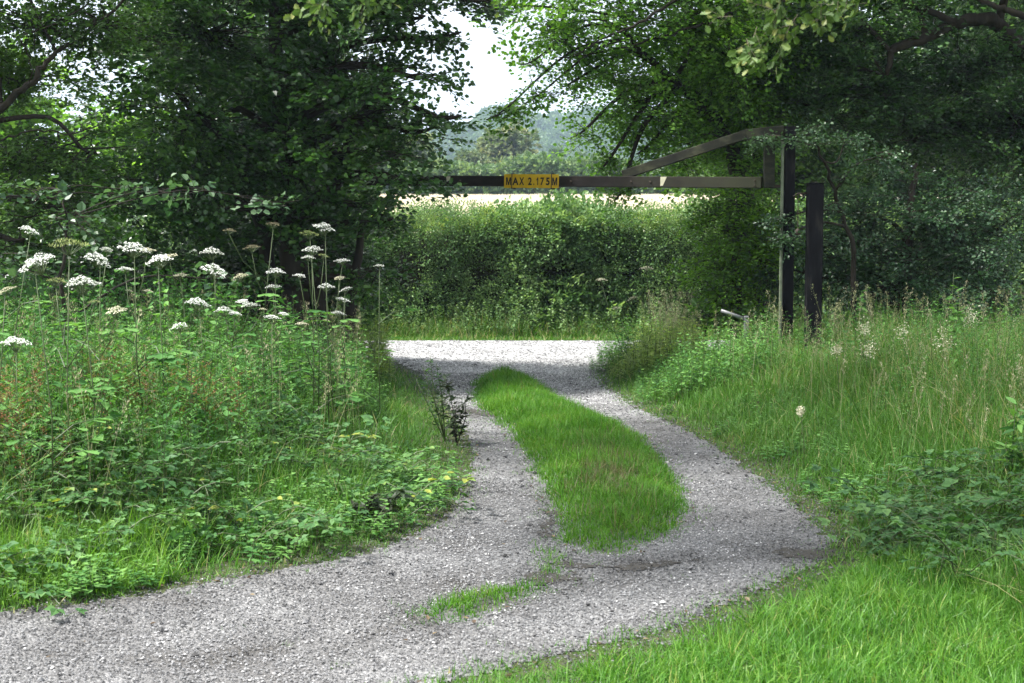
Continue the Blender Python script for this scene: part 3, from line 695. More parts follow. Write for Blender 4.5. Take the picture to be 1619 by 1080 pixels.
plants('weeds', 'mixed weeds growing at the foot of the hedge', 'weeds', x, y, T_FEA + T_NET, hs3(h, h), [M_HEDGE, M_STEM], .55, .15)
x = R.uniform(-7.0, -2.6, 900); y = R.uniform(12.3, 14.6, 900); h = R.uniform(.4, 1.0, 900)
plants('shade_weeds', 'shaded weeds under the dark tree at the left', 'weeds', x, y, T_NET, hs3(h, .4 + .4 * h), [M_NETTLE, M_STEM], .35)
def clump(name, label, cat, pxs, ys, hs, n, Ts, mats, tm, wf=.6):
    y = R.uniform(ys[0], ys[1], n); x = (R.uniform(pxs[0], pxs[1], n) - CX) / FPX * y; h = R.uniform(hs[0], hs[1], n) * (.35 + .65 * sstep(0, .35, ((x / y * FPX + CX) - pxs[0]) / (pxs[1] - pxs[0])) * sstep(0, .15, (pxs[1] - (x / y * FPX + CX)) / (pxs[1] - pxs[0])))
    return plants(name, label, cat, x, y, Ts, hs3(h, .3 + wf * h), mats, tm, .14)
clump('weeds', 'fresh green weeds bulging over the road edge at the right bank', 'weeds', (965, 1130), (15.6, 18.0), (.30, .62), 420, T_FEA + T_NET, [M_HTOP, M_STEM], .35)
clump('weeds', 'tall weeds closing the right end of the pale road', 'weeds', (935, 1090), (16.6, 18.3), (.22, .66), 230, T_FEA + T_NET, [M_NETTLE, M_STEM], .7)
clump('weeds', 'leafy weeds before the foot of the evergreen', 'weeds', (1010, 1250), (13.6, 15.6), (.25, .60), 420, T_NET + T_FEA, [M_NETTLE, M_STEM], .6)
clump('weeds', 'yellow green weeds hiding the left end of the pale road', 'weeds', (490, 618), (14.6, 17.8), (.30, .75), 300, T_NET + T_FEA, [M_HTOP, M_STEM], .35)
clump('weeds', 'tall green weeds before the dark stems of the hazel', 'weeds', (330, 600), (11.5, 14.2), (.25, .75), 600, T_NET + T_FEA, [M_NETTLE, M_STEM], .62)
x, y = scatter(4200, -4.5, -.3, 5.8, 9.5, margin=.4); g = gravel_out(x, y); k = (x < 0) & (g > .03) & (g < 1.0) & (R.uniform(0, 1, len(x)) < .15 + .6 * sstep(-.1, .5, vnoise(x, y, 2.2, 21))); x, y = x[k], y[k]; h = R.uniform(.07, .17, len(x))
plants('weeds', 'low bright leafy weeds at the front edge of the left bank', 'weeds', x, y, T_NET, hs3(h, .35 + h * 1.5), [M_NETTLE, M_STEM], .78)
x, y = scatter(1600, .2, 4.5, 6.4, 13, margin=.4); g = gravel_out(x, y); k = (x > 0) & (g > .1) & (g < 1.4) & (sdf(LAWN, x, y) > -.05) & (vnoise(x, y, 2.2, 25) > .1); x, y = x[k], y[k]; h = R.uniform(.06, .16, len(x))
plants('weeds', 'low leafy weeds in the grass beside the right wheel track', 'weeds', x, y, T_NET, hs3(h, .35 + h * 1.5), [M_NETTLE, M_STEM], .6)
# leaf litter and moss along the edges
mb = MB(); x, y = scatter(9000, -4, 4, 4.3, 15); g = gravel_out(x, y); s = np.minimum(sdf(STRIP, x, y), sdf(ISLET, x, y))
k = ((np.abs(g) < .09) | ((s > -.02) & (s < .05) & (g < 0))) & (R.uniform(0, 1, len(x)) < .8) | ((g < 0) & (R.uniform(0, 1, len(x)) < .012)); x, y = x[k], y[k]
T = MB(); leaf_into(T, np.zeros(3), np.array([0, 1.0, .1]), np.array([0, 0, 1.0]), 1, .6, .5); T = T.tpl()
A = rotz(R.uniform(0, 6.28, len(x)), R.uniform(0, .5, len(x)), R.uniform(0, 6.28, len(x)))
mb.inst(T, np.stack([x, y, height(x, y) + .014], 1), A, R.uniform(.012, .035, len(x)), R.uniform(0, 1, len(x)), 0)
tag(mb.build('leaf_litter', leaf_mat('litter_leaf', [(0, (.03, .02, .012)), (.6, (.09, .06, .035)), (1, (.20, .15, .08))], .1)), 'brown dead leaves lying along the gravel edges', 'dead leaves', kind='stuff')
# ================================================================ FLOWERS
def umbel_tpl(seed, kind):
    r = np.random.default_rng(seed); mb = MB(); nu = 17
    for i in range(nu):
        q = math.sqrt((i + .5) / nu); a = i * 2.39996; rr = q * .5 * r.uniform(.82, 1.15)
        c = np.array([math.cos(a) * rr, math.sin(a) * rr, -.16 * q * q + r.uniform(-.04, .04)])
        mb.tube([(0, 0, -.42), c * np.array([.6, .6, 1]) + np.array([0, 0, -.12]), c], [.012, .009, .006], 3, .4, 1, cap=False)
        k = 18 if kind != 'seed' else 9
        for j in range(k):
            qq = math.sqrt((j + .5) / k); b = j * 2.4 + i; R_ = .105 * (1.1 - .25 * q)
            p = c + np.array([math.cos(b) * qq * R_, math.sin(b) * qq * R_, -.05 * qq * qq + r.uniform(-.012, .012)])
            d = np.array([math.cos(b), math.sin(b), r.uniform(-.2, .3)])
            if kind == 'seed': leaf_into(mb, p, np.array([d[0] * .5, d[1] * .5, .9]), np.array([d[0], d[1], .1]), .07, .035, r.uniform(0, 1))
            else: leaf_into(mb, p, d, np.array([r.normal(0, .35), r.normal(0, .35), 1.0]), .052, .055, r.uniform(.2, 1), .1, .5)
    return mb
UMB = {}
def umbel_mesh(kind, mat):
    key = (kind, mat.name)
    if key not in UMB: UMB[key] = [umbel_tpl(300 + s, kind).tpl() for s in range(3)]
    return UMB[key]
def hogleaf(mb, base, az, L, tint):
    d = np.array([math.cos(az), math.sin(az), .5]); e = base + norm(d) * L
    mb.tube([base, (base + e) / 2 + np.array([0, 0, .03]), e], [.004, .003, .002], 4, .3, 1, cap=False)
    for k, (t, a, s) in enumerate([(1, 0, 1.0), (.95, .8, .8), (.95, -.8, .8), (.6, 1.1, .7), (.6, -1.1, .7)]):
        az2 = az + a; b = base + (e - base) * t
        leaf_into(mb, b, np.array([math.cos(az2), math.sin(az2), -.15]), np.array([0, 0, 1.0]), .13 * s * L / .3, .10 * s * L / .3, tint, .2, .45, 0, True)
HOG = [  # label, stem px, distance, colour, heads (px, py, width px)
 ('large pure white hogweed head, highest near the left edge', 62, 7.4, 'w', [(55, 405, 56)]),
 ('small hogweed with tilted white head above the large white one', 30, 9.2, 'w', [(48, 359, 30)]),
 ('tall hogweed with broad greenish yellow head, three umbels', 106, 7.8, 'g', [(109, 379, 62), (88, 440, 34), (148, 475, 20)]),
 ('hogweed with drooping white head below the greenish yellow one', 124, 8.0, 'w', [(130, 437, 52)]),
 ('low white hogweed near the left edge, lowest of all', 38, 8.0, 'w', [(25, 533, 44)]),
 ('hogweed half cut by the left frame edge, cream head', 4, 8.4, 'c', [(8, 455, 30)]),
 ('thin hogweed with small flat white heads over dark leaves', 168, 9.0, 'w', [(158, 403, 38), (169, 392, 20), (182, 485, 33)]),
 ('hogweed with wide white double head leaning right', 228, 9.0, 'w', [(212, 384, 44), (198, 422, 26), (232, 392, 26)]),
 ('thick stemmed hogweed with domed white head and leaf below', 246, 8.8, 'w', [(250, 403, 40)]),
 ('hogweed with two pale side heads beside dry grass stalk', 290, 11.0, 'c', [(285, 432, 24), (268, 402, 26), (235, 458, 16), (205, 458, 12)]),
 ('hogweed with white head above a flat green one', 342, 11.0, 'w', [(337, 392, 34), (341, 420, 38), (378, 433, 26)]),
 ('brown seeding hogweed with spreading ribs, tallest brown one', 402, 10.5, 'b', [(432, 352, 24), (398, 388, 26), (362, 362, 20)]),
 ('grey white hogweed pair low among the mugwort', 318, 10.0, 'w', [(315, 472, 38), (281, 511, 28)]),
 ('cluster of four low white heads left of the dark trunk', 398, 10.2, 'w', [(355, 485, 28), (395, 479, 26), (384, 474, 20), (371, 493, 20), (416, 487, 14)]),
 ('hogweed with two white heads one above another before dark trunk', 440, 10.6, 'w', [(435, 424, 27), (432, 450, 24)]),
 ('low hogweed at the dark trunk foot, grey white heads', 436, 10.0, 'w', [(430, 498, 26), (449, 494, 16)]),
 ('highest white hogweed head, right of the dark trunk', 520, 10.2, 'w', [(514, 353, 36)]),
 ('hogweed with green seed head over two flat white heads', 488, 10.0, 'w', [(493, 389, 31), (487, 404, 22), (474, 433, 20), (476, 509, 18)]),
 ('green seeding hogweed standing among the white ones', 503, 10.4, 'g', [(490, 366, 30), (512, 402, 18)]),
 ('hogweed with small bright head leaning right near bright leaves', 526, 10.6, 'w', [(541, 409, 24), (515, 448, 26), (536, 437, 18)]),
 ('hogweed with stacked small white heads, last before the hedge', 552, 10.6, 'w', [(545, 455, 20), (543, 471, 22), (535, 492, 24), (516, 505, 12)]),
 ('single small umbel against the left end of the hedge', 600, 11.5, 'w', [(600, 418, 16)]),
 ('pale umbel nearest the pale grass clump, before the hedge', 1045, 16.8, 'c', [(1022, 421, 22)]),
 ('round grey green umbel before the right part of hedge', 1000, 17.0, 'c', [(951, 440, 18)]),
 ('flat grey umbel at the right bank edge, lower of the two', 1010, 16.8, 'c', [(975, 485, 15), (998, 470, 16)]),
]
FM = {'w': M_WHITE, 'g': M_GREENF, 'c': M_CREAM, 'b': M_BROWNF}
for label, spx, d, colr, heads in HOG:
    r = np.random.default_rng(int(spx * 7 + d * 10))
    bx = (spx - CX) / FPX * d + r.normal(0, .03); bz = float(height([bx], [d])[0]); base = np.array([bx, d, bz])
    root = empty('hogweed', tuple(base), label, 'wild flower', 'hogweed plants with flat flower heads' if spx < 700 else 'umbels near the hedge')
    tops = [P(hx, hy, d + r.uniform(-.12, .12)) for hx, hy, w in heads]
    main = tops[0]; st = MB()
    wid0 = heads[0][2] / FPX * d
    for i, (tp, (hx, hy, w)) in enumerate(zip(tops, heads)):
        wd = w / FPX * d; foot = tp - np.array([0, 0, .40 * wd])
        if i == 0:
            f0 = foot; m1 = base + (foot - base) * .45 + np.array([r.normal(0, .035), r.normal(0, .03), 0])
            st.tube([base, m1, foot], [.0048, .004, .0026], 6, .5)
        else:
            t = np.clip((foot[2] - bz) / (f0[2] - bz) - .25, .15, .85); b = m1 * (1 - abs(t - .45) / .55) + (f0 if t > .45 else base) * (abs(t - .45) / .55)
            st.tube([b, (b + foot) / 2 + np.array([(foot[0] - b[0]) * .15, 0, -.02]), foot], [.004, .003, .0022], 5, .5)
    st.build('stem', M_STEM, root, smooth=True)
    for q in range(4 if spx < 700 else 2):
        lf = MB(); hogleaf(lf, base + (m1 - base) * r.uniform(.3, 1.5), r.uniform(0, 6.28), r.uniform(.2, .32), r.uniform(.4, .9)); lf.build('leaf', [M_NETTLE, M_STEM], root)
    for i, (tp, (hx, hy, w)) in enumerate(zip(tops, heads)):
        wd = w / FPX * d; kind = 'seed' if colr in 'gb' else 'flower'; mat = FM[colr]
        if colr == 'w' and i == len(heads) - 1 and i > 1: mat = M_CREAM
        T = umbel_mesh(kind, mat)[r.integers(0, 3)]
        um = MB(); A = rotz(r.uniform(0, 6.28, 1), np.abs(r.normal(0, .24, 1)), r.uniform(0, 6.28, 1))
        um.inst(T, tp[None], A, np.array([[wd, wd, wd * (1.35 if colr == 'w' and wd > .12 else 1.0)]]), np.array([r.uniform(.35, .75)]), .45)
        um.build('flower_head', [mat, M_STEM], root)
# meadowsweet on the right bank
for label, px, py, w, d in [('creamy meadowsweet spike standing highest at the right', 1535, 500, 26, 11.5), ('creamy meadowsweet right of the black post, upper one', 1367, 521, 22, 12.0),
                            ('creamy meadowsweet right of the black post, lower one', 1374, 553, 24, 11.6), ('pale meadowsweet with fading grey heads near the right edge', 1490, 537, 34, 11.2),
                            ('small creamy meadowsweet close to the foot of black post', 1322, 552, 16, 11.8), ('flat pale meadowsweet between the two creamy ones', 1428, 527, 22, 12.0),
                            ('tiny white flower in the grass of the right bank', 1266, 650, 11, 9.6)]:
    r = np.random.default_rng(px); top = P(px, py, d); bz = float(height([top[0]], [d])[0]); base = np.array([top[0] + .03, d, bz])
    root = empty('meadowsweet', tuple(base), label, 'wild flower', 'meadowsweet on the right bank')
    st = MB(); st.tube([base, (base + top) / 2 + np.array([.01, 0, 0]), top], [.003, .0025, .0018], 5, .5); st.build('stem', M_STEM, root, smooth=True)
    f = MB(); wd = w / FPX * d
    for i in range(130):
        p = top + r.normal(0, 1, 3) * np.array([wd * .27, wd * .27, wd * .32]); leaf_into(f, p, r.normal(0, 1, 3), r.normal(0, 1, 3) + np.array([0, 0, 1]), .012, .012, r.uniform(0, 1), .1)
    f.build('flower_head', M_CREAM, root)
# dark leafy thistle and wilted weed on the left edge
def weed(label, base, tips, mat, L, seed, name='thistle', tm=.5):
    r = np.random.default_rng(seed); root = empty(name, tuple(base), label, 'weed'); st = MB(); lf = MB()
    for tp in tips:
        b = np.array(base); m_ = (b + tp) / 2 + r.normal(0, .03, 3); st.tube([b, m_, tp], [.005, .004, .002], 5, .5)
        for i in range(40):
            t = r.uniform(.2, 1.0); p = b * (1 - t) + tp * t + r.normal(0, .008, 3); a = r.uniform(0, 6.28)
            leaf_into(lf, p, np.array([math.cos(a), math.sin(a), r.uniform(-.6, .7)]), np.array([0, 0, 1.0]) + r.normal(0, .4, 3), L * r.uniform(.6, 1.2), L * .35, np.clip(tm + r.normal(0, .2), 0, 1), .2, .5)
    st.build('stem', M_STEM if mat is not M_DARKW else M_BARK, root, smooth=True); lf.build('foliage', [mat, M_STEM], root)
d = 11.2; b = P(704, 684, d); b[2] = height([b[0]], [d])[0]
weed('dark thistle leaning over the left wheel track', b, [P(680, 562, d), P(658, 600, d + .1), P(706, 592, d), P(668, 580, d), P(690, 575, d)], M_HAZEL, .055, 5, tm=.30)
b2 = P(722, 688, d - .2); b2[2] = height([b2[0]], [d - .2])[0]
weed('wilted brown weed hanging beside the dark thistle', b2, [P(705, 598, d - .2), P(722, 640, d - .3), P(735, 628, d - .1)], M_DARKW, .085, 6, 'wilted_weed', .3)
d = 7.9; b = P(575, 870, d); b[2] = height([b[0]], [d])[0]
weed('withered weed with hanging dark leaves at the track edge', b, [P(592, 782, d), P(620, 800, d - .1), P(640, 775, d), P(560, 800, d)], M_DARKW, .09, 7, 'wilted_weed', .3)
d = 8.2; b = P(1607, 870, d); b[2] = height([b[0]], [d])[0]
weed('tall leafy weed rising at the right frame edge', b, [P(1606, 640, d), P(1590, 700, d)], M_NETTLE, .10, 9, 'tall_weed', .75)
for q, (px, py, d, lab) in enumerate([(1508, 430, 11.5, 'tall bright green weed before the dark shrub at right'), (1362, 460, 12.3, 'bright green weed rising just right of the black post')]):
    b = P(px, 560, d); b[2] = height([b[0]], [d])[0]; weed(lab, b, [P(px, py, d), P(px + 8, py + 60, d)], M_NETTLE, .08, 20 + q, 'tall_weed', .8)

# ================================================================ HEIGHT BARRIER AND POSTS
M_BEAM = noise_mat('weathered_dark_beam', [(.3, (.008, .0065, .006)), (.6, (.022, .017, .015)), (.8, (.05, .042, .035))], 5, 9, .85, .4, .004, stretch=(.35, 3, 3))
M_ALGAE = noise_mat('algae_covered_beam', [(.3, (.005, .005, .004)), (.5, (.017, .018, .011)), (.7, (.058, .060, .034))], 6, 9, .85, .4, .004, stretch=(.6, 2, 2))
M_BAR = noise_mat('algae_stained_bar', [(.3, (.008, .0065, .006)), (.6, (.022, .017, .015)), (.8, (.05, .042, .035))], 5, 9, .85, .4, .004, stretch=(.35, 3, 3))
def algae_mix(m):
    nt = m.node_tree; b = [n for n in nt.nodes if n.type == 'BSDF_PRINCIPLED'][0]; src = b.inputs['Base Color'].links[0].from_socket
    tc = N(nt, 'ShaderNodeTexCoord'); sx = N(nt, 'ShaderNodeSeparateXYZ'); nt.links.new(tc.outputs['Object'], sx.inputs[0])
    nz = N(nt, 'ShaderNodeTexNoise'); nz.inputs['Scale'].default_value = 7; nz.inputs['Detail'].default_value = 9; nt.links.new(tc.outputs['Object'], nz.inputs['Vector'])
    ad = N(nt, 'ShaderNodeMath', operation='MULTIPLY_ADD'); nt.links.new(nz.outputs['Fac'], ad.inputs[0]); ad.inputs[1].default_value = 1.8; nt.links.new(sx.outputs[0], ad.inputs[2])
    mr = N(nt, 'ShaderNodeMapRange'); mr.inputs[1].default_value = -.9; mr.inputs[2].default_value = .7; nt.links.new(ad.outputs[0], mr.inputs[0])
    mx = N(nt, 'ShaderNodeMix', data_type='RGBA'); nt.links.new(mr.outputs[0], mx.inputs[0]); nt.links.new(src, mx.inputs[6]); mx.inputs[7].default_value = (.038, .040, .022, 1)
    nt.links.new(mx.outputs[2], b.inputs['Base Color'])
algae_mix(M_BAR)
M_BLACK = noise_mat('black_painted_post', [(.3, (.004, .004, .005)), (.55, (.010, .010, .012)), (.75, (.045, .042, .038))], 6, 9, .7, .3, .003, stretch=(2, 2, .4), spec=.06)
M_PGREEN = noise_mat('green_algae_strip', [(.3, (.07, .09, .06)), (.7, (.19, .22, .15))], 9, 6, .8, .3, .003)
M_YEL = noise_mat('yellow_sign', [(.2, (.36, .21, .006)), (.5, (.52, .33, .008)), (.8, (.60, .41, .03))], 9, 8, .5, .1, .001)
M_INK = plain('black_lettering', (.015, .012, .012), .6)
M_PALE = plain('peeled_cream_paint', (.55, .52, .38), .8)
M_STEEL = plain('galvanised_steel', (.17, .175, .18), .4, 0, .6)
M_RUSTY = plain('rusty_iron', (.06, .045, .035), .7)

def beam(name, a, b, th, dp, mat, parent, bev=.006, up=(0, 0, 1)):
    a = np.array(a, float); b = np.array(b, float); L = np.linalg.norm(b - a); x = (b - a) / L
    y = norm(np.cross(np.array(up, float), x)); z = np.cross(x, y)
    mb = MB(); mb.box((0, -dp / 2, -th / 2), (L, dp / 2, th / 2), bev, (np.stack([x, y, z], 1), a)); return mb.build(name, mat, parent)
A = P(1226, 289.0, 15.3); B = P(470, 284.5, 17.6)
hbz = float(height([A[0] + .2], [15.3])[0])
post_c = P(1247, 300, 15.35)
hb = empty('height_barrier', (post_c[0], 15.35, hbz), 'dark weathered height barrier across the track with yellow sign', 'barrier')
def along(px):  # point on the bar axis below picture column px
    d0, d1 = ray(px, 287), None
    k = d0[0] / d0[1]; t = (A[0] - k * A[1]) / (k * (B[1] - A[1]) - (B[0] - A[0])); return A + (B - A) * t
bd = norm(B - A); BT = .120
j1 = along(1045); j2 = along(1090)
beam('bar', along(1205), B, BT, .09, M_BAR, hb)
beam('brace', P(985, 277, along(985)[1]), P(1182, 212, 15.45), .10, .07, M_ALGAE, hb)
beam('brace', P(1180, 213, 15.45), P(1240, 207, 15.35), .115, .074, M_ALGAE, hb)
up0 = P(1216, 297, 15.33); up1 = P(1216, 224, 15.33)
beam('upright', up0, up1, .11, .10, M_ALGAE, hb, up=(1, 0, 0))
pz = P(1247, 200, 15.35)[2]
beam('post', (post_c[0], 15.35, hbz - .3), (post_c[0], 15.35, pz), .112, .13, M_BLACK, hb, up=(1, 0, 0))
beam('edge_strip', (post_c[0] - .085, 15.28, hbz - .1), (post_c[0] - .085, 15.28, pz - .15), .03, .03, M_PGREEN, hb, up=(1, 0, 0))
for zz in (P(0, 295, 15.35)[2], P(0, 216, 15.35)[2]):
    mb = MB(); mb.tube([(up0[0], 15.33, zz), (post_c[0], 15.34, zz)], .018, 8); mb.build('hinge_pin', M_RUSTY, hb, smooth=True)
mb = MB(); q = along(1052)
f_ = norm(np.cross(bd, [0, 0, 1.0])); f_ = f_ if f_[1] < 0 else -f_
def on_bar(px, u, off): return along(px) + np.array([0, 0, u]) + f_ * off
for tri in ([(1046, .056), (1056, .056), (1050, -.04), (1046, -.045)],): mb.faces([on_bar(p_, u_, .0475) for p_, u_ in tri] + [on_bar(p_, u_, .0445) for p_, u_ in tri], [(0, 1, 2, 3), (7, 6, 5, 4), (0, 4, 5, 1), (1, 5, 6, 2), (2, 6, 7, 3), (3, 7, 4, 0)])
mb.build('peeled_patch', M_PALE, hb); mb = MB()
mb.faces([on_bar(p_, u_, .0475) for p_, u_ in [(708, .05), (715, .05), (714, 0), (709, .0)]], [(0, 1, 2, 3)])
mb.build('peeled_patch', M_PALE, hb)
for px, u, d_ in [(1000, .0, .0475), (1030, .0, .0475), (1195, .02, .0475), (1195, -.03, .0475), (905, .0, .0475), (730, .0, .0475)]:
    q = on_bar(px, u, d_ - .004); mb = MB(); mb.tube([q, q + f_ * .010, q + f_ * .014], [.013, .013, .008], 6); mb.build('bolt', M_RUSTY, hb)
# sign
s0, s1 = along(800), along(886)
sg = MB(); L = np.linalg.norm(s1 - s0); X = norm(s1 - s0); Z = np.cross(X, np.array([0, 1.0, 0])); Z = norm(Z); Y = np.cross(Z, X)
mid = (s0 + s1) / 2 - Y * .052
MR = np.stack([X, Y, Z], 1)
sg.box((-L / 2, -.004, -.078), (L / 2, .004, .078), .0015, (MR, mid)); sign = sg.build('sign_plate', M_YEL, hb)
lv, lf_ = [], []
for ch, x0, x1 in [('M', 803.2, 811.2), ('A', 813.4, 823.2), ('X', 824.2, 832.0), ('2', 838.2, 844.2), ('.', 846.6, 848.2), ('1', 851.4, 854.2), ('7', 857.6, 863.6), ('5', 866.2, 872.2), ('M', 876.0, 884.0)]:
    OUT = {'M': [(0, 0), (.2, 0), (.2, .66), (.41, 0), (.59, 0), (.8, .66), (.8, 0), (1, 0), (1, 1), (.72, 1), (.5, .32), (.28, 1), (0, 1)],
           '1': [(.5, 0), (1, 0), (1, 1), (.6, 1), (0, .74), (0, .56), (.5, .72)]}.get(ch)
    if OUT:
        u0 = (x0 - 843.0) / 86.0 * L; u1 = (x1 - 843.0) / 86.0 * L; n_ = len(OUT); b0 = sum(len(q) for q in lv)
        lv.append(np.array([mid - Y * t_ + (u0 + a_ * (u1 - u0)) * X + (-.046 + b_ * .088) * Z - np.array(hb.location) for t_ in (.0060, .0045) for a_, b_ in OUT]))
        lf_ += [[b0 + k_ for k_ in range(n_)]] + [[b0 + k_, b0 + (k_ + 1) % n_, b0 + n_ + (k_ + 1) % n_, b0 + n_ + k_] for k_ in range(n_)]
        continue
    cu = bpy.data.curves.new('letter', 'FONT'); cu.body = ch; cu.size = 1.0; cu.extrude = .01; cu.offset = .034
    to = bpy.data.objects.new('letter', cu); COL.objects.link(to); bpy.context.view_layer.update()
    m_ = bpy.data.meshes.new_from_object(to.evaluated_get(bpy.context.evaluated_depsgraph_get())); bpy.data.objects.remove(to)
    co = np.zeros(len(m_.vertices) * 3); m_.vertices.foreach_get('co', co); co = co.reshape(-1, 3)
    hh = .020 if ch == '.' else .088
    k0 = co[:, 0].min(), co[:, 0].max(), co[:, 1].min(), co[:, 1].max(), co[:, 2].min(), co[:, 2].max()
    u0 = (x0 - 843.0) / 86.0 * L; u1 = (x1 - 843.0) / 86.0 * L
    u = u0 + (co[:, 0] - k0[0]) / (k0[1] - k0[0]) * (u1 - u0); w_ = -.046 + (co[:, 1] - k0[2]) / (k0[3] - k0[2]) * hh; t_ = (co[:, 2] - k0[4]) / (k0[5] - k0[4]) * .0015
    wp = mid - Y * .0045 + u[:, None] * X + w_[:, None] * Z - t_[:, None] * Y - np.array(hb.location)
    b0 = sum(len(q) for q in lv); lv.append(wp); lf_ += [[b0 + v_ for v_ in p_.vertices] for p_ in m_.polygons]
    bpy.data.meshes.remove(m_)
me = bpy.data.meshes.new('lettering'); me.from_pydata(np.concatenate(lv).tolist(), [], lf_); me.update(); me.materials.append(M_INK)
lo_ = bpy.data.objects.new('lettering', me); COL.objects.link(lo_); lo_.parent = sign
for px in (812.3, 874.6):
    c = along(px) - Y * .0; mb = MB(); mb.box((-.0045, -.0625, -.090), (.0045, .052, .090), .003, (MR, c)); mb.build('strap', M_INK, sign)
# second post with latch rod, chain and weight
py_ = 15.0; c = P(1288.5, 300, py_); gz = float(height([c[0]], [py_])[0])
gp = empty('catch_post', (c[0], py_, gz), 'shorter thick black post standing right of the barrier post', 'post')
pt = P(0, 291, py_)[2]
beam('post', (c[0], py_, gz - .3), (c[0], py_, pt), .158, .15, M_BLACK, gp, .008, up=(1, 0, 0))
beam('cap', (c[0], py_, pt), (c[0], py_, pt + .012), .168, .16, M_BLACK, gp, .004, up=(1, 0, 0))
rz_ = P(0, 306, py_)[2]; mb = MB()
cx_ = P(1262, 306, py_)[0]
mb.tube([(c[0] - .08, py_, rz_), (cx_, py_, rz_), (cx_ - .05, py_, rz_ - .03)], .008, 8); mb.build('hook_rod', M_RUSTY, gp, smooth=True)
mb = MB(); ze = P(0, 362, py_)[2]; nlk = int((rz_ - ze) / .022)
for i in range(nlk):
    z = rz_ - .012 - i * .022; th = np.linspace(0, 2 * math.pi, 9); a = (1, 0) if i % 2 else (0, 1)
    mb.tube([(cx_ + .007 * math.cos(t) * a[0], py_ + .007 * math.cos(t) * a[1], z + .014 * math.sin(t)) for t in th], .003, 4, cap=False)
mb.build('chain', M_RUSTY, gp, smooth=True)
mb = MB(); rr = .036; prof = [(-1, .02), (-.85, .5), (-.4, .92), (0, 1), (.4, .92), (.85, .5), (1, .25), (1.25, .2)]
mb.tube([(cx_, py_, ze - rr + a * rr) for a, _ in prof], [b * rr for _, b in prof], 14); mb.build('weight', M_RUSTY, gp, smooth=True)
# metal rail stub
d = 15.4; mb = MB(); a = P(1140, 491, d); b = P(1177, 504, d)
mr = empty('metal_rail', (b[0], d, float(height([b[0]], [d])[0])), 'short galvanised rail end poking out of the weeds', 'rail')
mb.tube([a, b], .019, 12); mb.build('rail', M_STEEL, mr, smooth=True)
beam('upright', (b[0] + .02, d, mr.location.z - .1), (b[0] + .02, d, b[2] + .03), .05, .05, M_STEEL, mr, up=(1, 0, 0))

